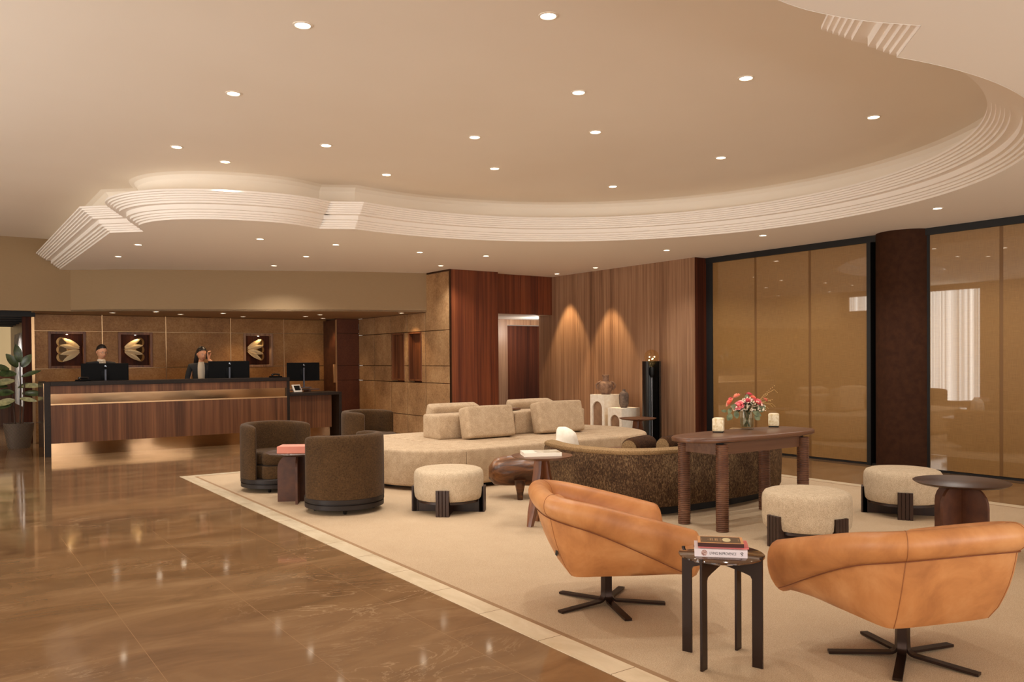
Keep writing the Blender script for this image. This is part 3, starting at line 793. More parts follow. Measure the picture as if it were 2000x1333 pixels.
rings = [[(x, y, z) for x, y in inner(o0, d)] for d, z in pr]
loft(bm, rings, cap=False, closed=False, loop=True); obj('back_rim', bm, M_chen_lip, bs)
bm = B(); ip = [(x, y) for x, y in inner(o0, .16)]; k = len(ip)
seatpoly = ip[6:k-6] + [(1.3, .62), (.7, .50), (0, .46), (-.6, .50), (-1.1, .62)]
prism(bm, seatpoly, .10, .41, 0, .03); obj('seat', bm, M_chenille, bs)
bm = B(); prism(bm, [(x, y) for x, y in inner(o0, .12)[8:k-8]] + [(1.1, .5), (-.9, .5)], 0, .10); obj('plinth', bm, M_blackmat, bs)
bm = B(); box(bm, .50, .508, -.703, -.690, .1, .56); obj('back_seam', bm, M_blackmat, bs, False)
def bolster(x, y, z, rz, label, L=.42, r=.095):
    o = thing('bolster_cushion', label, 'cushion', (x, y, z), rz, 'bolster cushions on the curved sofa')
    bm = B(); prof = [(0, -L/2-.012), (r*.7, -L/2-.01), (r*.93, -L/2+.01), (r, -L/2+.04), (r*1.03, 0), (r, L/2-.04), (r*.93, L/2-.01), (r*.7, L/2+.01), (0, L/2+.012)]
    lathe(bm, prof, 28, cap=False); bmesh.ops.rotate(bm, cent=(0, 0, 0), matrix=Matrix.Rotation(PI/2, 3, 'Y'), verts=bm.verts)
    obj('bolster', bm, M_plush, o); 
    bm = B(); lathe(bm, [(0, -.0), (r*.78, 0), (r*.8, .006), (0, .012)], 24, (0, 0, 0), cap=False)
    bmesh.ops.rotate(bm, cent=(0, 0, 0), matrix=Matrix.Rotation(-PI/2, 3, 'Y'), verts=bm.verts); bmesh.ops.translate(bm, vec=(-L/2-.006, 0, 0), verts=bm.verts)
    obj('end_disc', bm, M_chen_lip, o)
    return o
bolster(5.42, 5.62, .585, math.radians(20), 'dark brown bolster cushion behind the sofa rim, left of the two')
bolster(5.72, 5.42, .595, math.radians(5), 'dark brown bolster cushion with a round tan end, by the console table')

# ---- console table with ribbed legs
con = thing('console_table', 'walnut console table with thick ribbed legs behind the curved sofa', 'console table', (5.75, 4.66, RUG))
def ribbed_leg(x, y):
    bm = B(); prof = []; z = 0; n = 44; h = .705/n; r = .052
    for i in range(n):
        prof += [(r-.006, z+.001), (r-.001, z+h*.18), (r+.001, z+h*.5), (r-.001, z+h*.82), (r-.006, z+h-.001)]; z += h
    prof = [(0, 0)] + prof + [(r-.01, .705), (0, .705)]
    lathe(bm, prof, 28, (x, y, 0), cap=False); return bm
for x, y in ((-.535, -.203), (-.535, .21), (.53, -.203), (.53, .21)): obj('leg', ribbed_leg(x, y), M_wal_round, con)
bm = B(); a, b = .80, .275
pts = []
for k in range(96):
    t_ = 2*PI*k/96; c, s = math.cos(t_), math.sin(t_)
    pts.append((math.copysign(abs(c)**(.62 if c < 0 else .45), c)*a, math.copysign(abs(s)**.75, s)*b))
prism(bm, pts, .722, .762, 0, .012); obj('tabletop', bm, M_wal_table, con)
bm = B(); box(bm, -.50, .50, -.20, -.175, .62, .712); box(bm, -.50, .50, .18, .205, .62, .712); box(bm, -.56, -.535, -.16, .17, .62, .712); box(bm, .535, .56, -.16, .17, .62, .712); obj('apron', bm, M_wal_table, con, False)
bm = B(); box(bm, -.55, .55, -.19, .19, .705, .724); obj('support_rail', bm, M_blackmat, con, False)
ZT = .762+RUG
M_alab = speck('alabaster_marble', srgb(206, 180, 134), srgb(236, 222, 192), .25, 38, .1)
def votive(x, y, label, rz=.6):
    t = thing('candle_holder', label, 'candle holder', (x, y, ZT), rz, 'marble cube candle holders on the console')
    bm = B(); box(bm, -.048, .048, -.048, .048, .008, .125, .012, 3); obj('marble_cube', bm, M_alab, t)
    bm = B(); box(bm, -.043, .043, -.043, .043, 0, .010, .002, 1); obj('dark_base', bm, M_blackmat, t, False)
    bm = B(); lathe(bm, [(0, .121), (.034, .121), (.036, .1265), (0, .1265)], 24, cap=False); obj('candle', bm, plain('candle_wax', srgb(240, 226, 200), .6), t)
votive(5.57, 4.80, 'cream marble cube candle holder left of the flower vase')
votive(6.38, 4.84, 'cream marble cube candle holder right of the flower vase')
# flower vase
vz = thing('glass_vase', 'clear glass vase of water holding the pink rose bouquet', 'vase', (6.0, 4.84, ZT))
bm = B(); lathe(bm, [(0, 0), (.055, 0), (.058, .004), (.064, .165), (.061, .165), (.054, .02), (0, .018)], 40, cap=False); obj('vase_body', bm, M_glass, vz)
bm = B(); lathe(bm, [(0, .020), (.0535, .0215), (.0575, .10), (0, .10)], 40, cap=False); obj('water', bm, thin_glass('vase_water', (.88, .89, .82, 1), 1.2), vz)
bq = thing('flower_bouquet', 'bouquet of pink and coral roses with eucalyptus in the glass vase', 'flowers', (6.0, 4.84, ZT))
M_stem = plain('green_stem', srgb(74, 84, 42), .6)
M_leaf = speck('eucalyptus_leaf', srgb(84, 96, 66), srgb(128, 136, 98), .55, 30, .1)
M_leafd = speck('dark_bouquet_leaf', srgb(34, 42, 24), srgb(62, 70, 40), .5, 30, .1)
M_rose = {}
for nm, c in (('coral', (244, 150, 126)), ('pink', (238, 132, 138)), ('hot', (226, 110, 124)), ('peach', (248, 176, 150))):
    M_rose[nm] = plain(nm+'_petal', srgb(*c), .6, 0, Subsurface_Weight=.1)
# bouquet directions are given as (toward camera right, up, toward camera depth)
RT2 = Vector((.817, -.577, 0)); DP2 = Vector((.577, .817, 0))
def bdir(r, u, d): return RT2*r + Vector((0, 0, u)) + DP2*d
def rose(r, u, d, size, mat):
    bm = B(); c = bdir(r, u, d); rnd = random.Random(int(r*1000+u*777))
    ax = (c - Vector((0, 0, .12))).normalized(); q = ax.to_track_quat('Z', 'X').to_matrix().to_4x4()
    lay = [(.35, 5, 1.25), (.6, 6, .95), (.85, 7, .65), (1.0, 8, .35)]
    sphere(bm, c, size*.38, 10, 8)
    for li, (rad, cnt, tilt) in enumerate(lay):
        for k in range(cnt):
            t = bmesh.new(); a = 2*PI*(k+.5*li)/cnt; g_ = 4
            vs = []
            for i in range(g_+1):
                row = []
                for j in range(g_+1):
                    u_ = (j/g_-.5); v_ = i/g_
                    wdt = size*(.75+.2*li)*math.sin(PI*(.18+.72*v_))*1.0
                    hh = size*(.9-.08*li)*v_
                    ro = size*rad*(.35+.65*v_**.7) + size*.12*v_**3*li
                    row.append(t.verts.new((ro*math.cos(u_*1.2*wdt/size)*1.0, u_*wdt, hh*math.sin(tilt)+size*.02)))
                vs.append(row)
            for i in range(g_):
                for j in range(g_): t.faces.new([vs[i][j], vs[i][j+1], vs[i+1][j+1], vs[i+1][j]])
            bmesh.ops.transform(t, matrix=Matrix.Translation(c-ax*size*.35) @ q @ Matrix.Rotation(a, 4, 'Z'), verts=t.verts)
            merge(bm, t)
    return obj('rose', bm, M_rose[mat], bq, angle=80)
for r, u, d, sz, m_ in ((-.16, .245, 0, .042, 'coral'), (-.085, .30, .03, .046, 'peach'), (-.095, .225, -.09, .048, 'pink'), (-.01, .265, -.06, .034, 'hot'),
                        (.03, .315, .04, .034, 'hot'), (.055, .285, .0, .040, 'coral'), (.085, .25, -.06, .050, 'pink'), (.17, .265, .0, .026, 'coral'), (-.14, .27, .05, .03, 'pink')):
    rose(r, u, d, sz*.86, m_)
bm = B()
for k in range(14):
    a = k*2.4; tube(bm, [(.03*math.cos(a), .03*math.sin(a), .025), (-.012*math.cos(a), -.012*math.sin(a), .10), (.03*math.cos(a+3), .03*math.sin(a+3), .17), (.09*math.cos(a+3), .09*math.sin(a+3), .23)], .0028, 6)
obj('stems', bm, M_stem, bq)
def leaf_shape(bm, base, d, L, w, nrm=None, curl=.15):
    d = Vector(d).normalized(); base = Vector(base); s = d.cross(nrm or Vector((0, 0, 1)))
    if s.length < .1: s = d.cross(Vector((1, 0, 0)))
    s.normalize(); u = s.cross(d).normalized(); rows = []
    for i in range(7):
        t = i/6; wv = w*math.sin(PI*min(1, t*.93+.05))**.75; c = base + d*L*t - u*curl*L*t*t
        rows.append([c - s*wv*.5 + u*wv*.12, c, c + s*wv*.5 + u*wv*.12])
    vs = [[bm.verts.new(p) for p in r] for r in rows]
    for a, b in zip(vs, vs[1:]):
        for k in range(2): bm.faces.new([a[k], a[k+1], b[k+1], b[k]])
bm = B()
CAMN = -DP2
for r, u, d, dr, du, L, w in ((-.19, .165, -.03, -.9, .1, .05, .028), (-.155, .145, -.05, -.5, -.9, .07, .055), (-.12, .17, -.06, .2, -.9, .07, .05), (.03, .165, -.08, .8, -.45, .085, .042), (.07, .17, -.06, .9, .5, .09, .07),
                             (-.11, .20, -.08, -.5, .2, .06, .05), (0, .245, .02, .1, .9, .07, .05), (.05, .13, -.07, .6, -.6, .06, .05), (-.16, .19, -.05, -.3, -.6, .05, .04)):
    leaf_shape(bm, bdir(r, u, d), bdir(dr, du, -.15), L, w, CAMN)
obj('eucalyptus_leaves', bm, M_leaf, bq)
bm = B(); rnd = random.Random(3)
for k in range(46):
    a = rnd.uniform(0, 2*PI); r = rnd.uniform(.02, .10); leaf_shape(bm, (r*math.cos(a), r*math.sin(a), rnd.uniform(.15, .22)), (math.cos(a), math.sin(a), rnd.uniform(-.5, 1.2)), rnd.uniform(.05, .08), rnd.uniform(.02, .035))
obj('filler_leaves', bm, M_leafd, bq)
bm = B()
for k in range(260):
    r = rnd.uniform(-.15, .15); u = .17+rnd.uniform(0, .13)*(1-abs(r)/.22); d = rnd.uniform(-.11, .05); sphere(bm, bdir(r, u, d), rnd.uniform(.005, .0085), 6, 4)
obj('small_blossoms', bm, plain('cream_blossom', srgb(240, 222, 196), .7), bq)
bm = B()
for k in range(7):
    e_ = bdir(.12+.02*k, .20+.02*k*(k % 3 == 0)+.006*k, -.02); p0 = bdir(.05, .19, 0); tube(bm, [p0, (p0+e_)/2+Vector((0, 0, .03)), e_, e_+bdir(.03, -.03, 0)], .0015, 5)
    for j in range(7): sphere(bm, (p0+e_)/2+Vector((0, 0, .03))+(e_-(p0+e_)/2)*j/6+Vector((0, 0, .004)), .0038, 5, 4)
obj('dried_sprigs', bm, plain('straw', srgb(196, 160, 100), .8), bq)

# ---- pedestal side tables
def pedestal_table(label, loc, rz, R=.26, h=.59):
    t = thing('pedestal_table', label, 'side table', loc, rz, 'walnut pedestal side tables')
    bm = B(); lathe(bm, [(0, h-.042), (R*.45, h-.038), (R*.86, h-.022), (R, h-.004), (R, h), (0, h)], 56, cap=False); obj('tabletop', bm, M_wal_table, t)
    for k in range(3):
        a = k*2*PI/3; bm = B(); rings = []
        for z, ri, ro, w_ in ((h-.04, .0, .052, .085), (h*.75, .005, .066, .09), (h*.45, .03, .10, .085), (h*.2, .075, .145, .07), (0, .12, .17, .045)):
            rings.append([(ri, -w_/2*.4, z), (ro, -w_/2, z), (ro+.008, 0, z), (ro, w_/2, z), (ri, w_/2*.4, z)])
        loft(bm, rings); bmesh.ops.rotate(bm, cent=(0, 0, 0), matrix=Matrix.Rotation(a, 3, 'Z'), verts=bm.verts)
        obj('leg', bm, M_walnut, t, angle=25)
    return t
pt = pedestal_table('small walnut pedestal table with an open white book on it, beside the left orange chair', (4.24, 5.58, RUG), math.radians(190))
dup(pt, (8.32, 8.66, RUG), math.radians(200), 'small walnut pedestal table farther back, in front of the black cylinder lamp').scale = (1.03, 1.03, .92)
bk1 = book('coffee_table_book', 'white coffee table book with a landscape cover lying on the walnut pedestal table', (4.24, 5.60, .59+RUG), math.radians(-27), .32, .24, .030, None, M_pages)
n = N('picture_cover'); a = n.noise(n.coords((1, 1, 1)), 9, 4); n.set(Base_Color=n.ramp(a, [(.3, srgb(60, 52, 44)), (.5, srgb(226, 214, 192)), (.7, srgb(150, 128, 96))]), Roughness=.3)
for ch in bk1.children:
    if ch.name.startswith('cover'): ch.data.materials.clear(); ch.data.materials.append(plain('white_book_cover', srgb(236, 226, 208), .35))
bm = B(); box(bm, -.05, .155, -.11, .115, .0301, .0306); obj('cover_picture', bm, n.m, [c for c in bk1.children if c.name.split('.')[0] == 'cover'][0], False)

# ---- glossy sculpted log stool
ls = thing('log_stool', 'glossy brown sculpted wooden log stool in front of the island sofa', 'stool', (4.98, 6.76, RUG), math.radians(-33))
n = N('polished_burl_wood'); a = n.noise(n.coords((2, 7, 7)), 1.6, 6, .6, .8)
n.set(Base_Color=n.ramp(a, [(.32, srgb(50, 26, 14)), (.5, srgb(98, 60, 32)), (.68, srgb(140, 94, 56))]), Roughness=.30, Specular_IOR_Level=.4); M_burl = n.m
bm = B(); rings = []
for i in range(15):
    u = i/14; x = -.42+.80*u
    r = .15*(math.sin(PI*min(max(u*.86+.10, 0), 1))**.32); lobe = .02*math.sin(u*7)
    if i == 0: r *= .55
    if i == 14: r *= .6
    rings.append([(x, r*1.25*math.cos(2*PI*k/24)*(1+.08*math.cos(4*PI*k/24+u*3)), .255+.02*math.sin(u*5)+r*1.08*math.sin(2*PI*k/24)*(1+.06*math.sin(2*PI*k/24*2+u*4))+lobe*math.cos(2*PI*k/24)) for k in range(24)])
loft(bm, rings); obj('log_body', bm, M_burl, ls, angle=80)
for x, y in ((-.11, -.17+.0), (.24, -.0), (.2, .1)):
    bm = B(); lathe(bm, [(.028, 0), (.032, .06), (.06, .20)], 16, (x, y, 0)); obj('leg', bm, M_burl, ls)

# ---- coffee table behind the curved sofa with the cream vase
cf = thing('coffee_table', 'low oval wooden coffee table between the two sofas', 'coffee table', (6.0, 6.72, RUG))
bm = B(); prism(bm, [(.62*math.cos(2*PI*k/60), .32*math.sin(2*PI*k/60)) for k in range(60)], .36, .40, 0, .01); obj('tabletop', bm, M_wal_table, cf)
for x in (-.32, .32):
    bm = B(); lathe(bm, [(.10, 0), (.13, .36)], 28, (x, 0, 0)); obj('leg', bm, M_wal_table, cf)
bm = B(); rings = []
prof = [(0, .094, .074, 0, 0), (.02, .106, .084, 0, 0), (.07, .110, .088, 0, 0), (.12, .100, .082, .0, 0), (.155, .094, .078, .0, 0), (.185, .087, .070, -.004, 0), (.210, .070, .058, -.016, 0), (.228, .048, .044, -.030, 0), (.236, .034, .032, -.036, 0), (.237, .024, .022, -.037, 0), (.22, .018, .018, -.036, 0), (.19, .014, .014, -.03, 0)]
for z, rx, ry, ox, _ in prof:
    rings.append([(ox+rx*math.cos(2*PI*k/28)*(1+.05*math.sin(3*2*PI*k/28+z*20)), ry*math.sin(2*PI*k/28)*(1+.05*math.cos(2*2*PI*k/28+z*15)), z) for k in range(28)])
loft(bm, rings)
o = obj('ceramic_vase', bm, M_cream_stone, None, loc=(5.51, 6.82, .40+RUG), rot=(0, 0, math.radians(-35)), angle=80); o.scale = (1.18, 1.18, 1.2)
tag(o, 'cream stone like vase with a small mouth behind the rim of the curved sofa', 'vase')

# ---- side table with glass top and books
st = thing('glass_side_table', 'dark bronze four legged side table with a glossy glass top between the orange chairs', 'side table', (3.0, 2.572, RUG), math.radians(104))
n = N('wood_under_glass'); a = n.noise(n.coords((3, 14, 14)), 3, 5, .6, .6); n.set(Base_Color=n.ramp(a, [(.3, srgb(34, 20, 12)), (.62, srgb(86, 54, 32))]), Roughness=.06, Coat_Weight=1, Coat_Roughness=.02)
bm = B(); lathe(bm, [(0, .487), (.188, .487), (.196, .491), (.196, .497), (.192, .50), (0, .50)], 64, cap=False); obj('glass_top', bm, n.m, st)
for k in range(4):
    bm = B(); zb = .486
    pr = [(.150, 0), (.198, 0), (.198, .506), (.186, .506), (.186, zb), (.0, zb), (.0, .450), (.110, .425), (.142, .415), (.150, .40)]
    t = bmesh.new(); prism(t, pr, -.006, .006); bmesh.ops.transform(t, matrix=Matrix.Rotation(PI/2+k*PI/2+.05*(k % 2), 4, 'Z') @ Matrix.Rotation(PI/2, 4, 'X'), verts=t.verts); merge(bm, t)
    obj('leg', bm, plain('dark_bronze_leg', srgb(46, 30, 22), .35, .5) if k == 0 else bpy.data.materials['dark_bronze_leg'], st, False)

def text_obj(body, size, parent, loc, rot, mat, name='lettering', align='CENTER', ext=.0003, sx=1):
    cu = bpy.data.curves.new(name, 'FONT'); cu.body = body; cu.size = size; cu.align_x = align; cu.align_y = 'CENTER'; cu.extrude = ext
    o = bpy.data.objects.new(name, cu); COL.objects.link(o)
    dg = bpy.context.evaluated_depsgraph_get(); me = bpy.data.meshes.new_from_object(o.evaluated_get(dg))
    COL.objects.unlink(o); bpy.data.objects.remove(o)
    o = bpy.data.objects.new(name, me); COL.objects.link(o); me.materials.clear(); me.materials.append(mat)
    o.parent = parent; o.location = loc; o.rotation_euler = rot; o.scale = (sx, 1, 1); return o
GB = 'books stacked on the glass side table'
brz = math.radians(-47)
def cover_of(t): return [c for c in t.children if c.name.split('.')[0] == 'cover'][0]
n = N('white_spine_cover'); n.set(Base_Color=srgb(226, 212, 214), Roughness=.35)
def onp(r, d): return (3.0 + .817*r + .577*d, 2.572 - .577*r + .817*d)
x, y = onp(-.005, .0)
z = .50+RUG
bkA = book('book', 'thick white book with black lettering on its spine, bottom of the stack', (x, y, z), brz, .235, .17, .035, n.m, M_pages, GB)
M_ink = plain('black_ink', srgb(30, 26, 26), .5)
text_obj('LIVING IN PROVENCE', .0175, cover_of(bkA), (.0085, -.0862, .0165), (PI/2, 0, 0), M_ink, 'spine_title', sx=.70)
bm = B(); lathe(bm, [(0, 0), (.0135, 0), (.0135, .0004), (0, .0004)], 24, cap=False); o = obj('spine_picture', bm, speck('floral_print', srgb(120, 50, 40), srgb(220, 190, 180), .5, 160, 0), cover_of(bkA), loc=(-.074, -.0861, .0175), rot=(PI/2, 0, 0))
bm = B(); tube(bm, [(0, 0, -.008), (.006, 0, -.004), (0, 0, .0), (-.005, 0, .004), (.003, 0, .009), (.008, 0, .004), (.002, 0, .001)], .0013, 5); obj('spine_emblem', bm, M_ink, cover_of(bkA), loc=(.091, -.0868, .0170))
x, y = onp(.01, .01); z += .035
bkB = book('book', 'thin pink and red covered book in the middle of the stack', (x, y, z), brz, .225, .15, .008, plain('pink_red_cover', srgb(214, 110, 106), .5), M_pages, GB)
x, y = onp(-.005, -.002); z += .008
bkC = book('book', 'brown book with a cream oval and orange border on its cover, top of the stack', (x, y, z), brz, .205, .145, .018, plain('dark_red_brown_cover', srgb(70, 30, 22), .4), M_pages, GB)
bm = B(); box(bm, -.1025, .1025, -.0725, .0725, .0181, .0186); obj('cover_border', bm, plain('apricot_border', srgb(220, 160, 104), .4), cover_of(bkC), False)
bm = B(); box(bm, -.090, .090, -.0615, .062, .0187, .0191); obj('cover_panel', bm, plain('olive_brown_print', srgb(98, 72, 44), .4), cover_of(bkC), False)
bm = B(); lathe(bm, [(0, 0), (1, 0), (1, .0004), (0, .0004)], 40, cap=False, sx=.019, sy=.042); obj('cover_oval', bm, plain('cream_print', srgb(222, 206, 160), .4), cover_of(bkC), loc=(.028, 0, .0191))
M_goldink = plain('tan_ink', srgb(180, 140, 96), .5)
bm = B()
for xx, ww, hh in ((-.055, .003, .012), (-.044, .006, .045), (-.036, .004, .05), (-.022, .006, .045), (-.014, .005, .05), (0.0, .0015, .07), (.004, .0015, .06), (-.084, .003, .016), (.082, .003, .04)):
    box(bm, xx-ww/2, xx+ww/2, -hh/2, hh/2, .0191, .0194)
obj('cover_lettering', bm, M_goldink, cover_of(bkC), False)

# ---- orange leather swivel chairs
def tub_path(n=60):
    """plan path of the rolled rim from the right arm's front, round the back, to the left arm's front: x, y, z, half width, half height"""
    ctrl = [(.385, -.385, .370, .082, .132), (.30, -.387, .40, .083, .126), (.16, -.385, .455, .080, .110), (.0, -.378, .515, .076, .092), (-.16, -.37, .57, .072, .078), (-.28, -.345, .60, .070, .070), (-.35, -.27, .618, .068, .066), (-.375, -.15, .625, .066, .064), (-.38, 0, .627, .066, .064)]
    full = ctrl + [(x, -y, z, a, b) for x, y, z, a, b in ctrl[:-1][::-1]]
    return smooth_path(full, 3)
def orange_chair(label, loc, rz):
    t = thing('swivel_chair', label, 'armchair', loc, rz, 'cognac leather swivel chairs')
    P_ = tub_path(); n = len(P_)
    def nrm(i):
        a = Vector(P_[max(i-1, 0)][:2]); b = Vector(P_[min(i+1, n-1)][:2]); d = (b-a).normalized(); return Vector((-d.y, d.x)), d
    bm = B(); rings = []
    for i, (x, y, z, hw, hh) in enumerate(P_):
        o_, d = nrm(i)   # o_ points ... outward below
        if o_.dot(Vector((x-.1, y))) < 0: o_ = -o_
        tilt = .35
        rings.append([(x+o_.x*(hw*math.cos(q)*math.cos(tilt)-hh*math.sin(q)*math.sin(tilt)*-.4), y+o_.y*(hw*math.cos(q)*math.cos(tilt)-hh*math.sin(q)*math.sin(tilt)*-.4), z+hh*math.sin(q)) for q in [2*PI*k/22 for k in range(22)]])
    # rounded ends
    def endcap(r, d, steps=4):
        c = Vector(((sum(p[0] for p in r)/len(r)), (sum(p[1] for p in r)/len(r)), (sum(p[2] for p in r)/len(r)))); out = []
        for s in range(1, steps+1):
            q = PI/2*s/steps; k = math.cos(q)*.98+.02
            out.append([tuple(c + (Vector(p)-c)*k + d*math.sin(q)*.045) for p in r])
        return out
    e0 = endcap(rings[0], Vector((1, 0, 0))); e1 = endcap(rings[-1], Vector((1, 0, 0)))
    loft(bm, e0[::-1] + rings + e1); obj('rolled_rim', bm, M_cognac, t, angle=70)
    # outer shell: between the underside of the rim and the bottom outline, in three panels with seams
    bc = [(.36, -.29), (.30, -.295), (.16, -.30), (.02, -.30), (-.12, -.30), (-.22, -.298), (-.258, -.262), (-.265, -.12), (-.265, 0)]
    BP = smooth_path(bc + [(x, -y) for x, y in bc[:-1][::-1]], 3)
    def bottom(i): return Vector((BP[i][0], BP[i][1], .235))
    rr = []
    for i in range(n):
        x, y, z, hw, hh = P_[i]; o_, d = nrm(i)
        if o_.dot(Vector((x-.1, y))) < 0: o_ = -o_
        top = Vector((x+o_.x*hw*.35, y+o_.y*hw*.35, z-hh*.75)); b = bottom(i); pts_ = []
        fr = max(0, (x-.05)/.38)
        if x > .05: top.z = min(top.z, .60)
        for k in range(7):
            s = k/6; p = top.lerp(b, s); bul = .018*math.sin(PI*s); p.x += o_.x*bul; p.y += o_.y*bul
            if k == 6: p -= Vector((o_.x, o_.y, 0))*.012
            pts_.append(tuple(p))
        inn = []
        for k in range(4):
            s = k/3; q = Vector((x-o_.x*hw*.6, y-o_.y*hw*.6, z-.2*hh)); bb = Vector((b.x-o_.x*.035, b.y-o_.y*.035, .24)); p = bb.lerp(q, s); inn.append(tuple(p))
        rr.append(pts_+inn)
    bm = B(); loft(bm, rr); obj('shell', bm, M_cognac, t, angle=50)
    bm = B(); rcube(bm, -.24, .40, -.27, .27, .22, .375, .05, 4, .012); obj('seat_cushion', bm, M_cognac, t, angle=60)
    bm = B(); rcube(bm, -.30, -.17, -.26, .26, .36, .60, .05, 4, .015, Matrix.Rotation(-.18, 3, 'Y')); obj('back_cushion', bm, M_cognac, t, angle=60)
    bm = B(); sp = []
    for i in range(6, n-6):
        x, y, z, hw, hh = P_[i]; o_, d = nrm(i)
        if o_.dot(Vector((x-.1, y))) < 0: o_ = -o_
        sp.append((x+o_.x*(hw*.46+.0005), y+o_.y*(hw*.46+.0005), z-hh*.87))
    tube(bm, sp, .0028, 6); obj('rim_crease_shade', bm, M_crease, t)  # dark tube put in as the shaded crease along the rim seam
    for i in (int(n*.375), int(n*.625)):
        bm = B(); path = [Vector(p) for p in rings[i]]; cc = Vector(P_[i][:3]); k0 = max(range(len(path)), key=lambda k: path[k].z-.3*abs(path[k].x))
        tube(bm, [p+(p-cc).normalized()*.0004 for p in path+[path[0]]], .0016, 6)
        obj('rim_seam', bm, M_seam, t)
        bm = B(); tube(bm, [Vector(p) for p in rr[i][:7]], .0022, 6); obj('shell_seam', bm, M_seam, t)
    bm = B(); bm_pts = [(-.25, 0), (0, 0)]
    lathe(bm, [(.045, .20), (.05, .235)], 24); lathe(bm, [(.018, .03), (.018, .22)], 16); obj('column', bm, M_black, t)
    for k in range(5):
        a = math.radians(63+72*k); c, s = math.cos(a), math.sin(a)
        pts_ = [(.022*c, .022*s, .235), (.022*c, .022*s, .085)] + [(c*(.062-.04*math.cos(q)), s*(.062-.04*math.cos(q)), .062-.04*math.sin(q)+.0) for q in [PI/2*j/5 for j in range(1, 6)]] + [(.33*c, .33*s, .009)]
        bm = B(); bar(bm, pts_, (-s, c, 0), .040, .012); sphere(bm, (.32*c, .32*s, .004), .006, 8, 5); obj('base_leg', bm, M_bronze_dark, t, angle=30)
    return t
M_bronze_dark = plain('dark_bronze_base', srgb(52, 36, 28), .35, .7)
oc = orange_chair('cognac leather swivel chair turned sideways, left of the glass side table', (3.155, 3.545, RUG), math.radians(-30.4))
oc2 = dup(oc, (3.70, 2.09, RUG), math.radians(71), 'cognac leather swivel chair seen from behind, right of the glass side table')
bm = B(); box(bm, -.0015, 0, 0, .042, 0, .030); box(bm, -.0022, -.0014, .006, .036, .006, .009); box(bm, -.0022, -.0014, .010, .030, .013, .016)
tg = obj('fabric_tag', bm, M_blackmat, oc, False, loc=(-.322, -.262, .345), rot=(0, .12, .12))
tg['label'] = 'black fabric tag'

# ================================================================ walnut wall corner: pedestals, urns, lamp, table
def arch_box(label, x, y, w, d, h):
    t = thing('display_pedestal', label, 'pedestal', (x, y, 0), 0, 'cream arched pedestals')
    bm = B(); wd = .055
    # frame with an arched recess on the -X face
    def arch_pts(hw, top, z0=0):
        cz = top-hw
        return [(-hw, z0)] + [(-hw*math.cos(math.radians(a)), cz+hw*math.sin(math.radians(a))) for a in range(0, 181, 10)] + [(hw, z0)]
    t2 = bmesh.new(); hw = w/2-wd
    ap = arch_pts(hw, h-.11)
    outer = [(-w/2, 0)] + [(-w/2, h)] + [(w/2, h)] + [(w/2, 0)]
    poly = [(-w/2, 0), (-w/2, h), (w/2, h), (w/2, 0)] + ap[::-1]
    prism(t2, poly, 0, .03)
    bmesh.ops.transform(t2, matrix=Matrix(((0, 0, 1, 0), (-1, 0, 0, w/2), (0, 1, 0, 0), (0, 0, 0, 1))), verts=t2.verts)
    merge(bm, t2); box(bm, .03, d, 0, w, 0, h)
    obj('plinth_body', bm, M_cream_stone, t, False)
    t3 = bmesh.new(); prism(t3, ap, 0.0, .004); bmesh.ops.transform(t3, matrix=Matrix(((0, 0, 1, .0265), (-1, 0, 0, w/2), (0, 1, 0, 0), (0, 0, 0, 1))), verts=t3.verts)
    bm = B(); merge(bm, t3); obj('arch_inlay', bm, speck('taupe_inlay', srgb(136, 104, 78), srgb(160, 126, 96), .6, 8, .05), t, False)
    return t
arch_box('taller cream pedestal with an arched recess, against the walnut wall', 9.06, 10.22, .35, .38, .805)
arch_box('shorter cream pedestal with an arched recess, next to the taller one', 9.06, 9.80, .33, .40, .60)
M_clay = speck('rough_clay', srgb(110, 80, 62), srgb(150, 116, 92), .85, 18, .6)
M_clay2 = speck('grey_clay', srgb(86, 70, 60), srgb(122, 102, 88), .85, 22, .7)
bm = B(); lathe(bm, [(0, 0), (.07, 0), (.085, .02), (.115, .09), (.125, .14), (.118, .18), (.085, .215), (.055, .225), (.05, .24), (.052, .30), (.062, .325), (.05, .33), (.04, .30), (0, .25)], 32, cap=False)
urn = obj('clay_urn', bm, M_clay, None, loc=(9.24, 10.38, .805), angle=70); tag(urn, 'rough clay urn with small looped handles on the taller pedestal', 'urn')
for sg in (-1, 1):
    bm = B(); tube(bm, [(sg*.115, 0, .09), (sg*.15, 0, .11), (sg*.16, 0, .16), (sg*.125, 0, .20), (sg*.08, 0, .215)], .018, 10); obj('handle', bm, M_clay, urn, rot=(0, 0, math.radians(-35)))
bm = B(); lathe(bm, [(0, 0), (.05, 0), (.062, .02), (.078, .07), (.08, .20), (.07, .24), (.04, .265), (.026, .275), (.028, .30), (.02, .30), (0, .27)], 28, cap=False)
tag(obj('clay_vase', bm, M_clay2, None, loc=(9.26, 9.96, .60), angle=70), 'slender grey brown clay vase on the shorter pedestal', 'vase')
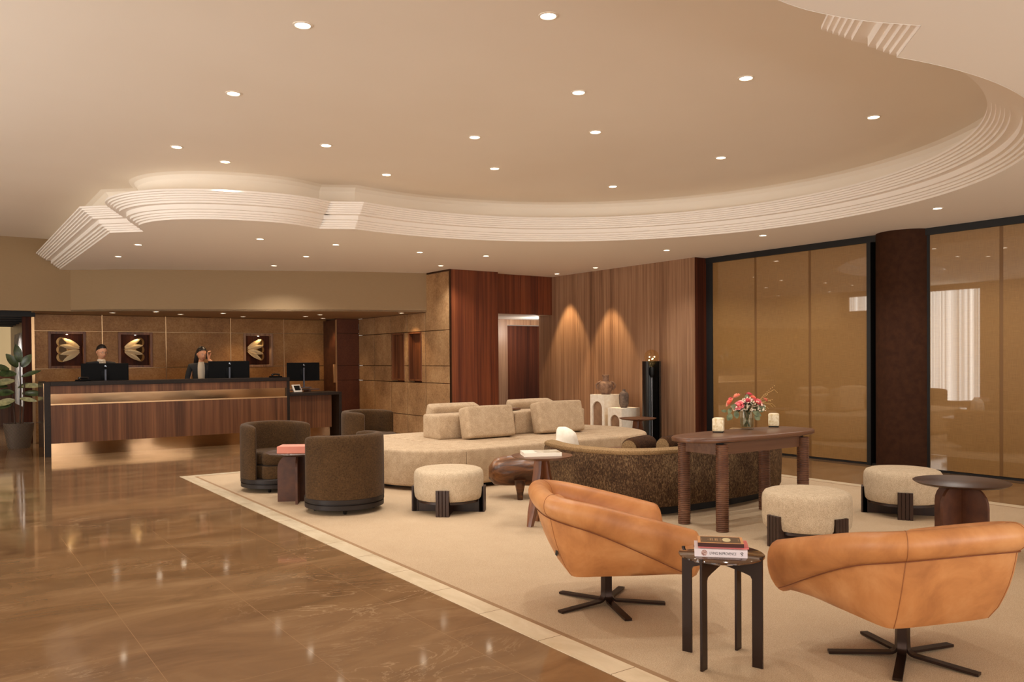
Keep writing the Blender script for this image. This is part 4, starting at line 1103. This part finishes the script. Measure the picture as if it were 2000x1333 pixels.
# cylinder lamp
lp = thing('cylinder_lamp', 'tall black cylinder floor lamp with a large amber globe bulb', 'floor lamp', (9.36, 9.42, 0), math.radians(20))
bm = B(); R, H_ = .15, 1.36; rings = []; a0 = math.radians(-90)
segs = 48
rr = []
for k in range(segs+1):
    a = math.radians(-48+ (360-74)*k/segs+10)
    rr.append([(R*math.cos(a), R*math.sin(a), 0), (R*math.cos(a), R*math.sin(a), H_), ((R-.006)*math.cos(a), (R-.006)*math.sin(a), H_), ((R-.006)*math.cos(a), (R-.006)*math.sin(a), 0)])
bm = B(); loft(bm, rr); bmesh.ops.rotate(bm, cent=(0, 0, 0), matrix=Matrix.Rotation(math.radians(-63), 3, 'Z'), verts=bm.verts)
obj('tube', bm, M_black, lp)
bm = B(); lathe(bm, [(.012, 0), (.012, 1.12)], 12); obj('rod', bm, M_metalgrey, lp)
bm = B(); lathe(bm, [(.02, 1.10), (.035, 1.14), (.04, 1.15), (.04, 1.24), (.03, 1.27)], 20); obj('socket', bm, M_blackmat, lp)
bm = B(); lathe(bm, [(0, 1.27), (.03, 1.275), (.05, 1.31)] + [(.115*math.sin(math.radians(a)), 1.43-.115*math.cos(math.radians(a))) for a in range(40, 181, 10)], 32, cap=False); obj('globe_bulb', bm, thin_glass('amber_glass', (1, .92, .74, 1), 1.22), lp)
bm = B()
for k in range(5): sphere(bm, (.045*math.cos(k*1.25), .045*math.sin(k*1.25), 1.40+.03*math.sin(k*2.0)), .010, 8, 6)
obj('filament', bm, emis('filament_glow', (1, .76, .42, 1), 7), lp)

# ================================================================ reception desk
dk = thing('reception_desk', 'long walnut reception desk with a dark frame and bronze mirror bands', 'desk', (1.36, 14.02, 0))
L_ = 3.76
bm = B(); box(bm, 0, .085, 0, .78, 0, 1.12, .003, 1); box(bm, .085, L_, 0, .42, 1.06, 1.12, .003, 1); box(bm, L_-.05, L_, 0, .42, .0, 1.06, .003, 1); obj('frame', bm, M_frame, dk, False)
bm = B(); box(bm, -.006, 0, .015, .78, .0, 1.10); obj('side_panel', bm, M_mirror, dk, False)
bm = B(); box(bm, .085, L_-.05, .015, .04, .938, 1.06); obj('upper_apron', bm, M_desk, dk, False)
bm = B(); box(bm, .085, L_-.05, .05, .06, .79, .938); obj('mirror_band', bm, M_mirror, dk, False)
bm = B(); box(bm, .085, L_-.05, .003, .05, .772, .79); obj('ledge', bm, M_brass, dk, False)
bm = B(); box(bm, .085, L_-.05, .006, .05, .195, .772); obj('front_panel', bm, M_desk, dk, False)
bm = B(); box(bm, .085, L_-.05, .03, .045, 0, .195); obj('kick_plate', bm, M_mirror, dk, False)
bm = B(); box(bm, .10, L_-.06, .42, .80, .98, 1.02, .003, 1); obj('worktop', bm, M_espresso, dk, False)
rd = thing('side_counter', 'lower walnut counter at the right end of the reception desk', 'counter', (5.121, 14.02, 0))
bm = B(); box(bm, 0, .97, 0, .60, .79, .84, .003, 1); box(bm, .92, .97, 0, .60, 0, .79, .003, 1); obj('frame', bm, M_frame, rd, False)
bm = B(); box(bm, .0, .82, .12, .15, .20, .79); obj('front_panel', bm, M_desk, rd, False)
bm = B(); box(bm, .0, .80, .16, .17, 0, .20); obj('kick_plate', bm, M_mirror, rd, False)
bm = B(); box(bm, .2, .80, .62, .95, .86, .89, .003, 1); box(bm, .60, .64, .65, .90, .0, .86); obj('rear_shelf', bm, M_wal_table, rd, False)
DG = 'monitors on the reception desk'
M_standgrey = plain('dark_grey_stand', srgb(84, 86, 96), .4, .4)
M_logo = plain('silver_mark', srgb(150, 156, 164), .3, .8)
def monitor(label, loc, rz, w=.66, h=.36, z0=.0, standh=.30, group=DG):
    t = thing('monitor', label, 'monitor', loc, rz, group)
    bm = B(); box(bm, -w/2, w/2, -.0, .012, z0, z0+h, .004, 1); box(bm, -.06, .06, -.012, .0, z0+.10, z0+h-.12, .004, 2); obj('screen', bm, M_screen, t)
    bm = B(); box(bm, -.014, .014, -.04, -.015, z0-standh, z0+h*.72, .004, 1); box(bm, -.11, .11, -.14, .05, z0-standh, z0-standh+.012, .003, 1); obj('stand', bm, M_standgrey, t)
    bm = B(); box(bm, -.010, .010, -.029, -.024, z0+h-.055, z0+h-.03); box(bm, .012, .020, -.029, -.024, z0+h-.06, z0+h-.05); obj('maker_mark', bm, M_logo, t, False)
    return t
monitor('black monitor on the reception desk in front of the man in glasses', (2.29, 14.66, 1.03), 0, .70, .36, .005, .01)
monitor('black monitor on the reception desk in front of the woman on the phone', (4.265, 14.66, 1.03), math.radians(-4), .70, .38, .005, .01)
monitor('black monitor on a grey stand on the lower side counter', (5.63, 14.70, .905), math.radians(-3), .62, .34, .13, .125)
def desk_phone(label, loc, rz):
    t = thing('desk_phone', label, 'telephone', loc, rz, 'black telephones on the reception desk')
    bm = B(); prism(bm, [(-.09, -.07), (.09, -.07), (.09, .07), (-.09, .07)], 0, .025, 0, .006); obj('phone_body', bm, M_screen, t)
    bm = B(); tube(bm, [(-.075, 0, .035), (-.06, 0, .05), (0, 0, .058), (.06, 0, .05), (.075, 0, .035)], [.018, .02, .012, .02, .018], 10); obj('handset', bm, M_black, t)
    return t
dp = desk_phone('black desk telephone at the left end of the reception desk', (1.92, 14.28, 1.12), .4)
dup(dp, (4.95, 14.25, 1.12), .2, 'black desk telephone at the right end of the reception desk')
tb = thing('payment_tablet', 'tilted white framed tablet on the low side counter', 'tablet', (5.34, 14.20, .848), math.radians(12))
t = bmesh.new(); box(t, -.085, .085, -.012, .012, 0, .155, .005, 2); bmesh.ops.rotate(t, cent=(0, 0, 0), matrix=Matrix.Rotation(-.6, 3, 'X'), verts=t.verts); obj('tablet_frame', t, M_white, tb)
t = bmesh.new(); box(t, -.055, .055, -.0135, -.0119, .03, .135); box(t, .06, .072, -.0135, -.0119, .03, .135); bmesh.ops.rotate(t, cent=(0, 0, 0), matrix=Matrix.Rotation(-.6, 3, 'X'), verts=t.verts); obj('screen', t, M_screen, tb, False)
t = B(); box(t, -.06, .06, .02, .09, 0, .012); obj('stand', t, M_white, tb, False)

# ---- golden petal sculptures in the niches
M_petal = plain('pale_brass_petal', srgb(160, 122, 72), .42, .5)
M_petal_light = plain('cream_brass_petal', srgb(246, 226, 184), .35, .1)
M_petal_dark = plain('dark_gold_disc', srgb(112, 82, 46), .5, .3)
def sculpture(label, x, side, rot=0):
    """side=+1: petals fan out from the right towards the left (stem at the right)"""
    t = thing('petal_sculpture', label, 'sculpture', (x, YB+.02, 1.64), 0, 'petal sculptures in the back wall niches')
    def cone(apex, mouth, r, nrm, nm, flat=1.0):
        apex = Vector(apex); mouth = Vector(mouth); nrm = Vector(nrm).normalized(); u = nrm.cross(Vector((0, 0, 1))).normalized(); v = u.cross(nrm).normalized(); bm = B(); rings = []
        for i in range(9):
            q = i/8; c = apex.lerp(mouth, q); rr_ = r*(q**.8)+.004
            rings.append([c + u*math.cos(2*PI*k/32)*rr_ + v*math.sin(2*PI*k/32)*rr_*flat for k in range(32)])
        for i in range(8, 3, -1):
            q = i/8; c = apex.lerp(mouth, q); rr_ = r*(q**.8)-.002
            rings.append([c + u*math.cos(2*PI*k/32)*rr_ + v*math.sin(2*PI*k/32)*rr_*flat for k in range(32)])
        loft(bm, rings); cp = obj(nm, bm, M_petal, t, angle=60)
        c = apex.lerp(mouth, .9); bm = B(); bm.faces.new([bm.verts.new(c + u*math.cos(2*PI*k/32)*r*.9 + v*math.sin(2*PI*k/32)*r*.9*flat) for k in range(32)])
        bmesh.ops.solidify(bm, geom=bm.faces[:], thickness=.003); obj('gold_disc', bm, M_petal_dark, cp, False)
    for zz, za in ((.138, .03), (0, 0), (-.138, -.03)):
        cone((side*.19, -.01, za), (-side*.085, -.02, zz), .086, (-side*.45, -.9, 0), 'cone_petal', .95)
    for z1_, z0_ in ((.20, .045), (.072, .02), (-.072, -.02), (-.20, -.045)):
        bm = B(); leaf_shape(bm, (side*.19, -.07, z0_), (-side*.26, -.05, z1_-z0_), .31, .085, Vector((0, -1, .15)), .12)
        bmesh.ops.solidify(bm, geom=bm.faces[:], thickness=.004); obj('leaf_petal', bm, M_petal_light, t, angle=60)
    bm = B(); box(bm, side*.19-.012, side*.19+.012, .0, .05, -.05, .05, .004, 1); obj('stem', bm, M_bronze, t)
    return t
sculpture('golden fan shaped petal sculpture in the left niche, petals spreading to the left', 1.98, 1)
sculpture('golden fan shaped petal sculpture in the second niche, petals spreading to the right', 3.11, -1)
sculpture('golden fan shaped petal sculpture in the third niche behind the woman, brightly lit', 5.38, -1)
for nn, lb in zip(niches, ('tiny spotlight under the top of the left niche', 'tiny spotlight under the top of the second niche', 'tiny spotlight under the top of the third niche')):
    t = thing('niche_light', lb, 'spotlight', ((nn[0]+nn[1])/2, YB-.005, nn[3]-.047), 0, 'niche spotlights')
    bm = B(); lathe(bm, [(0, 0), (.014, 0), (.014, -.004), (0, -.004)], 16, cap=False); obj('lamp_disc', bm, M_lamp, t)
    l = bpy.data.lights.new('lamp', 'SPOT'); l.energy = 6; l.color = (1, .8, .55); l.shadow_soft_size = .02; l.spot_size = math.radians(110); l.spot_blend = .5
    o = bpy.data.objects.new('lamp', l); COL.objects.link(o); o.parent = t; o.location = (0, -.035, -.03)

# ---- corridor painting and plant
n = N('abstract_painting'); a = n.noise(n.coords((1, 1, 1)), 4, 6, .7, 1.2)
n.set(Base_Color=n.ramp(a, [(.34, srgb(70, 72, 84)), (.46, srgb(150, 146, 148)), (.56, srgb(206, 198, 186)), (.7, srgb(120, 90, 66))]), Roughness=.7)
pa = thing('painting', 'tall abstract grey and white canvas on the corridor wall behind the plant', 'painting', (1.44, 19.0, .57))
bm = B(); box(bm, -.03, .02, -.95, .95, 0, 1.42); obj('canvas', bm, n.m, pa, False)
bm = B(); box(bm, -.025, .018, -.965, -.95, 0, 1.42); obj('frame', bm, M_blackmat, pa, False)
pl = thing('potted_rubber_plant', 'tall rubber plant in a ribbed grey basket pot at the left', 'plant', (1.165, 15.86, 0))
n = N('woven_dark_pot'); w1 = n.new('ShaderNodeTexWave'); w1.inputs['Scale'].default_value = 22; n.link(n.coords((1, 1, 1), rot=(.6, .6, .3)), w1.inputs['Vector'])
n.set(Base_Color=n.ramp(w1.outputs['Fac'], [(.3, srgb(34, 26, 22)), (.7, srgb(128, 108, 92))]), Roughness=.5); n.bump(w1.outputs['Fac'], .6, .01)
bm = B(); lathe(bm, [(0, 0), (.155, 0), (.165, .02), (.212, .30), (.222, .41), (.212, .41), (.205, .37), (0, .36)], 40, cap=False); obj('pot', bm, n.m, pl)
bm = B(); lathe(bm, [(0, .362), (.205, .366)], 24, cap=False); obj('soil', bm, plain('soil', srgb(46, 34, 24), .9), pl)
M_rub = speck('rubber_leaf_green', srgb(34, 44, 26), srgb(74, 90, 48), .28, 12, .05)
M_rubv = speck('rubber_leaf_pale', srgb(120, 124, 84), srgb(176, 172, 126), .35, 14, .05)
stem_tops = [((.02, 0), (.03, .0), 1.42), ((-.05, .03), (-.10, .05), 1.05), ((.05, -.02), (.09, -.04), 1.12)]
for (bx, by), (tx, ty), h in stem_tops:
    bm = B(); tube(bm, [(bx, by, .36), ((bx+tx)/2+.01, by, h*.6+.1), (tx, ty, h)], [.014, .012, .008], 8); obj('stem', bm, plain('brown_stem', srgb(64, 44, 32), .7) if 'brown_stem' not in bpy.data.materials else bpy.data.materials['brown_stem'], pl)
rnd = random.Random(5)
for r, u, dr, du, L, w_, mt in (( .03, 1.42, -.15, 1, .30, .13, 0), (.0, 1.34, -.55, .85, .27, .14, 0), (.06, 1.34, .5, .85, .25, .14, 0), (-.02, 1.22, -1, .15, .30, .13, 0), (.05, 1.18, 1, .45, .30, .08, 0), (-.05, 1.12, -1, -.1, .32, .12, 1),
       (.05, 1.02, 1, .1, .30, .09, 1), (.0, 1.0, .9, .35, .22, .08, 0), (-.06, .92, -1, .05, .30, .13, 0), (.06, .90, 1, .02, .32, .11, 0), (-.05, .80, -1, -.2, .3, .12, 1), (-.1, .72, -1, -.05, .3, .12, 0), (.02, .82, .8, -.1, .25, .08, 1),
       (-.12, 1.3, -1, .3, .28, .12, 0), (-.15, 1.02, -1, .2, .3, .1, 0)):
    bm = B(); d = Vector((.997, -.07, 0))*dr + Vector((0, 0, du)) + Vector((-.07, -.997, 0))*rnd.uniform(-.2, .5)
    leaf_shape(bm, (r, rnd.uniform(-.03, .03), u), d, L, w_, Vector((-.07, -.9, .4)), .22); obj('leaf', bm, M_rubv if mt else M_rub, pl)

# ================================================================ people behind the desk
M_skin = plain('skin_tone', srgb(214, 156, 120), .55, 0, Subsurface_Weight=.1)
M_skin2 = plain('skin_tone_warm', srgb(206, 146, 110), .55, 0, Subsurface_Weight=.1)
M_hair = plain('dark_brown_hair', srgb(26, 17, 13), .45)
M_suit = speck('black_suit_wool', srgb(18, 18, 20), srgb(28, 28, 31), .85, 120, .1)
M_shirt = plain('cream_blouse', srgb(226, 212, 190), .6)
def skinned(name, nodes, edges, mat, parent, sub=2):
    me = bpy.data.meshes.new(name); me.from_pydata([Vector(v[:3]) for v in nodes], edges, []); me.update()
    o = bpy.data.objects.new(name, me); COL.objects.link(o); o.parent = parent
    md = o.modifiers.new('skin', 'SKIN'); md.use_smooth_shade = True
    for i, v in enumerate(nodes):
        r = v[3] if isinstance(v[3], tuple) else (v[3], v[3])
        me.skin_vertices[0].data[i].radius = r
    me.skin_vertices[0].data[0].use_root = True
    sb = o.modifiers.new('sub', 'SUBSURF'); sb.levels = sub; sb.render_levels = sub
    me.materials.append(mat)
    return o
def head(parent, mat, c, yaw, pitch, name='head'):
    """egg shaped head with brow, nose, lips, chin and ears; faces -Y"""
    t = bmesh.new(); bmesh.ops.create_uvsphere(t, u_segments=32, v_segments=24, radius=1)
    for v in t.verts:
        x, y, z = v.co
        fx = .074*(1-.20*max(0, -z)**1.5); fy = .094; fz = .118
        X_, Y_, Z_ = x*fx, y*fy, z*fz
        if z < -.2 and y < 0: Y_ -= .006*(-z)
        if z < -.3 and y > 0: Y_ *= 1-.35*(-z-.3)
        if y < -.3:
            dx = abs(x)
            nose = math.exp(-(dx/.16)**2)*math.exp(-((z+.22)/.16)**2); Y_ -= .020*nose
            Y_ -= .009*math.exp(-(dx/.12)**2)*math.exp(-((z-.02)/.2)**2)
            eye = math.exp(-((dx-.36)/.16)**2)*math.exp(-((z-.02)/.10)**2); Y_ += .008*eye
            Y_ -= .005*math.exp(-(dx/.5)**2)*math.exp(-((z-.22)/.12)**2)
            Y_ -= .006*math.exp(-(dx/.26)**2)*math.exp(-((z+.52)/.07)**2)
            Y_ += .004*math.exp(-(dx/.3)**2)*math.exp(-((z+.64)/.06)**2)
            Y_ -= .006*math.exp(-(dx/.25)**2)*math.exp(-((z+.82)/.12)**2)
        v.co = (X_, Y_, Z_)
    for sg in (-1, 1): sphere(t, (sg*.076, .008, -.008), .022, 10, 8, .4, .75, 1.3)
    R_ = Matrix.Translation(c) @ Matrix.Rotation(yaw, 4, 'Z') @ Matrix.Rotation(pitch, 4, 'X')
    bmesh.ops.transform(t, matrix=R_, verts=t.verts)
    return t, R_
def feature(parent, R_, name, fn, mat):
    bm = B(); fn(bm); bmesh.ops.transform(bm, matrix=R_, verts=bm.verts); return obj(name, bm, mat, parent)
M_eye = plain('eye_white', srgb(230, 224, 216), .3); M_iris = plain('dark_iris', srgb(36, 22, 16), .2); M_lip = plain('lip_rose', srgb(176, 92, 82), .5)
def face_parts(p, R_, smile=0):
    for sg in (-1, 1):
        e = feature(p, R_, 'eye', lambda b: sphere(b, (sg*.027, -.0815, .003), .0085, 12, 8, 1.25, .6, .7), M_eye)
        feature(p, R_, 'iris', lambda b: sphere(b, (sg*.027, -.0868, .002), .0042, 10, 6, 1, .5, 1), M_iris)
        feature(p, R_, 'eyebrow', lambda b: tube(b, [(sg*.013, -.0925, .022), (sg*.027, -.092, .027), (sg*.044, -.083, .022)], [.0022, .003, .0015], 6), M_hair)
    feature(p, R_, 'lips', lambda b: (tube(b, [(-.024, -.0855, -.058+smile), (-.010, -.0945, -.0615), (0, -.096, -.0605), (.010, -.0945, -.0615), (.024, -.0855, -.058+smile)], [.0012, .0035, .0035, .0035, .0012], 8)), M_lip)
def hand_mesh(name, parent, mat, M4, curl=.5, mirror=1):
    """palm in the XZ plane, fingers along +Z, thumb leaving the side of the palm"""
    bm = B(); rings = []
    for z, hw, ht in ((-.05, .022, .018), (-.01, .026, .019), (.02, .036, .016), (.06, .041, .014), (.085, .040, .012)):
        rings.append([(hw*math.cos(2*PI*k/14), ht*math.sin(2*PI*k/14), z) for k in range(14)])
    loft(bm, rings)
    for x, L, c in ((-.030, .062, 1.1), (-.010, .075, 1.0), (.011, .072, .95), (.030, .066, .9)):
        a = 0; p = Vector((x, 0, .08)); pts = [p.copy()]
        for sg in (.45, .32, .23):
            a += curl*c*.8; p = p + Vector((0, -math.sin(a), math.cos(a)))*L*sg; pts.append(p.copy())
        tube(bm, pts, [.0095, .009, .0082, .0065], 8)
        sphere(bm, pts[-1], .0065, 8, 6)
    pts = [Vector((.028*mirror, -.004, .005)), Vector((.048*mirror, -.016, .035)), Vector((.052*mirror, -.03, .06)), Vector((.046*mirror, -.042, .078))]
    tube(bm, pts, [.013, .0115, .010, .0075], 8); sphere(bm, pts[-1], .0075, 8, 6)
    bmesh.ops.transform(bm, matrix=M4, verts=bm.verts); return obj(name, bm, mat, parent, angle=70)

# person with glasses, standing, looking down at the monitor
p1 = thing('person', 'person with short dark hair and glasses in a black suit behind the left monitor', 'person', (2.30, 15.12, 0), math.radians(8))
t, R1 = head(p1, M_skin, Vector((0, -.045, 1.585)), math.radians(10), math.radians(14))
b1 = skinned('body', [(0, 0, .95, (.15, .11)), (0, 0, 1.15, (.14, .10)), (0, 0, 1.31, (.12, .08)), (0, -.0, 1.40, (.05, .045)), (0, -.015, 1.47, .045), (0, -.03, 1.55, .046),
    (.15, .0, 1.34, .045), (.225, .0, 1.12, .040), (.16, -.20, 1.02, .036), (.10, -.34, 1.02, .030),
    (-.15, .0, 1.34, .045), (-.225, .0, 1.12, .040), (-.16, -.20, 1.02, .036), (-.10, -.34, 1.02, .030),
    (.09, 0, .86, .085), (.10, -.01, .48, .06), (.10, .01, .09, .04), (.10, -.12, .035, .035), (-.09, 0, .86, .085), (-.10, -.01, .48, .06), (-.10, .01, .09, .04), (-.10, -.12, .035, .035)],
    [(0,1),(1,2),(2,3),(3,4),(4,5),(2,6),(6,7),(7,8),(8,9),(2,10),(10,11),(11,12),(12,13),(0,14),(14,15),(15,16),(16,17),(0,18),(18,19),(19,20),(20,21)], M_skin, p1)
h1 = obj('head', t, M_skin, p1, angle=80); face_parts(h1, R1, .001)
def cap_hair(bm, ln=0):
    t = bmesh.new(); bmesh.ops.create_uvsphere(t, u_segments=48, v_segments=40, radius=1)
    for v in t.verts: v.co = Vector((v.co.x*.081, v.co.y*.101+.006, v.co.z*.125+.004))
    kill = [v for v in t.verts if (v.co.y < .03 and v.co.z < .022-v.co.y*.72) or v.co.z < -.055]
    bmesh.ops.delete(t, geom=kill, context='VERTS'); bmesh.ops.solidify(t, geom=t.faces[:], thickness=.006); merge(bm, t)
feature(h1, R1, 'short_hair', cap_hair, M_hair)
def specs(bm):
    for sg in (-1, 1):
        tube(bm, [(sg*.030+.021*math.cos(q), -.105, .001+.015*math.sin(q)) for q in [2*PI*k/14 for k in range(15)]], .0016, 6)
        tube(bm, [(sg*.052, -.104, .006), (sg*.076, -.06, .006), (sg*.082, .0, .004)], .0014, 5)
    tube(bm, [(-.009, -.105, .004), (0, -.108, .006), (.009, -.105, .004)], .0014, 5)
feature(h1, R1, 'glasses', specs, M_blackmat)
def jacket(parent, name='jacket', arms=None):
    nodes = [(0, .0, .86, (.19, .135)), (0, 0, 1.06, (.165, .115)), (0, 0, 1.24, (.18, .12)), (0, .0, 1.35, (.15, .10)), (0, .012, 1.43, (.09, .065))] + arms
    e = [(0,1),(1,2),(2,3),(3,4),(3,5),(5,6),(6,7),(7,8),(3,9),(9,10),(10,11),(11,12)]
    return skinned(name, nodes, e, M_suit, parent)
jacket(p1, arms=[(.185, 0, 1.365, .068), (.24, .0, 1.12, .055), (.165, -.20, 1.02, .048), (.11, -.32, 1.02, .042), (-.185, 0, 1.365, .068), (-.24, .0, 1.12, .055), (-.165, -.20, 1.02, .048), (-.11, -.32, 1.02, .042)])
bm = B(); loft(bm, [[(-.055, -.062, 1.44), (-.02, -.10, 1.44), (.02, -.10, 1.44), (.055, -.062, 1.44)], [(-.05, -.105, 1.36), (-.02, -.125, 1.36), (.02, -.125, 1.36), (.05, -.105, 1.36)], [(-.02, -.13, 1.2), (-.01, -.135, 1.2), (.01, -.135, 1.2), (.02, -.13, 1.2)]], cap=False, closed=False)
bmesh.ops.solidify(bm, geom=bm.faces[:], thickness=.01); obj('shirt', bm, M_shirt, p1)
bm = B(); lathe(bm, [(.062, 1.40), (.060, 1.455), (.055, 1.46), (.055, 1.40)], 24, (0, -.02, 0), cap=False); obj('collar', bm, M_shirt, p1)
for sg in (-1, 1): hand_mesh('hand', p1, M_skin, Matrix.Translation((sg*.10, -.36, 1.035)) @ Matrix.Rotation(PI/2, 4, 'X'), .3, -sg)
# trousers
def trousers(p): return skinned('trousers', [(0, 0, .92, (.165, .12)), (.09, 0, .82, .10), (.10, -.01, .48, .075), (.10, .01, .06, .07), (-.09, 0, .82, .10), (-.10, -.01, .48, .075), (-.10, .01, .06, .07)], [(0,1),(1,2),(2,3),(0,4),(4,5),(5,6)], M_suit, p)
trousers(p1)

# person on the phone, leaning slightly, head bowed
p2 = thing('person', 'smiling person with long dark hair and black blazer holding a phone to the ear', 'person', (3.905, 15.12, 0), math.radians(-12))
t, R2 = head(p2, M_skin2, Vector((.012, -.07, 1.545)), math.radians(22), math.radians(16))
R2x = Matrix.Translation((.0, 0, 0))
skinned('body', [(0, 0, .93, (.15, .10)), (0, 0, 1.12, (.125, .09)), (0, -.01, 1.27, (.11, .075)), (0, -.01, 1.36, (.045, .042)), (0, -.03, 1.43, .040), (.005, -.05, 1.505, .045),
    (.14, -.01, 1.30, .042), (.24, -.08, 1.14, .04), (.215, -.15, 1.33, .034), (.132, -.118, 1.450, .026),
    (-.14, -.01, 1.30, .042), (-.215, .0, 1.09, .04), (-.16, -.20, 1.0, .033), (-.09, -.33, 1.01, .028),
    (.09, 0, .84, .085), (.09, -.01, .47, .058), (.09, .01, .09, .038), (.09, -.12, .035, .03), (-.09, 0, .84, .085), (-.09, -.01, .47, .058), (-.09, .01, .09, .038), (-.09, -.12, .035, .03)],
    [(0,1),(1,2),(2,3),(3,4),(4,5),(2,6),(6,7),(7,8),(8,9),(2,10),(10,11),(11,12),(12,13),(0,14),(14,15),(15,16),(16,17),(0,18),(18,19),(19,20),(20,21)], M_skin2, p2)
h2 = obj('head', t, M_skin2, p2, angle=80); face_parts(h2, R2, .008)
def long_hair(bm):
    t = bmesh.new(); bmesh.ops.create_uvsphere(t, u_segments=48, v_segments=40, radius=1)
    for v in t.verts: v.co = Vector((v.co.x*.086, v.co.y*.108+.010, v.co.z*.128+.008))
    kill = [v for v in t.verts if (v.co.y < .015 and v.co.z < .01-v.co.y*.95)]
    bmesh.ops.delete(t, geom=kill, context='VERTS'); bmesh.ops.solidify(t, geom=t.faces[:], thickness=.008); merge(bm, t)
    rings = []
    for z, w_, dd, oy, ox in ((.05, .07, .04, .065, 0), (-.04, .075, .045, .075, -.01), (-.12, .068, .04, .082, -.02), (-.20, .055, .032, .09, -.03), (-.27, .03, .018, .095, -.035)):
        rings.append([(ox+w_*math.cos(2*PI*k/16), oy+dd*math.sin(2*PI*k/16), z) for k in range(16)])
    loft(bm, rings)
feature(h2, R2, 'long_hair', long_hair, M_hair)
skinned('blazer', [(0, .0, .84, (.185, .13)), (0, 0, 1.04, (.145, .105)), (0, -.005, 1.20, (.16, .115)), (0, -.0, 1.31, (.14, .095)), (0, .008, 1.39, (.082, .06)),
    (.17, -.01, 1.325, .062), (.25, -.08, 1.13, .052), (.225, -.14, 1.29, .045), (.155, -.135, 1.395, .036), (-.17, -.01, 1.325, .062), (-.23, .0, 1.09, .052), (-.165, -.20, 1.0, .045), (-.10, -.31, 1.01, .04)],
    [(0,1),(1,2),(2,3),(3,4),(3,5),(5,6),(6,7),(7,8),(3,9),(9,10),(10,11),(11,12)], M_suit, p2)
bm = B(); loft(bm, [[(-w_*.5, y_+.03, z_), (-w_*.2, y_, z_), (w_*.2, y_, z_), (w_*.5, y_+.03, z_)] for w_, y_, z_ in ((.09, -.085, 1.405), (.11, -.125, 1.36), (.12, -.150, 1.30), (.12, -.160, 1.2), (.10, -.155, 1.06))], cap=False, closed=False)
bmesh.ops.solidify(bm, geom=bm.faces[:], thickness=.012); obj('blouse', bm, M_shirt, p2)
hand_mesh('hand', p2, M_skin2, Matrix.Translation((.122, -.115, 1.472)) @ Matrix.Rotation(math.radians(75), 4, 'Z') @ Matrix.Rotation(math.radians(-8), 4, 'X'), .75, 1)
hand_mesh('hand', p2, M_skin2, Matrix.Translation((-.09, -.35, 1.03)) @ Matrix.Rotation(PI/2, 4, 'X'), .3, 1)
trousers(p2)
ph = thing('phone_handset', 'black telephone handset held to the ear of the person with long hair', 'telephone', (3.975, 15.000, 1.515), math.radians(40))
bm = B(); tube(bm, [(0, 0, -.06), (.008, 0, -.03), (.010, 0, 0), (.006, 0, .03), (-.002, 0, .055)], [.018, .014, .011, .014, .017], 10); obj('receiver', bm, M_black, ph)
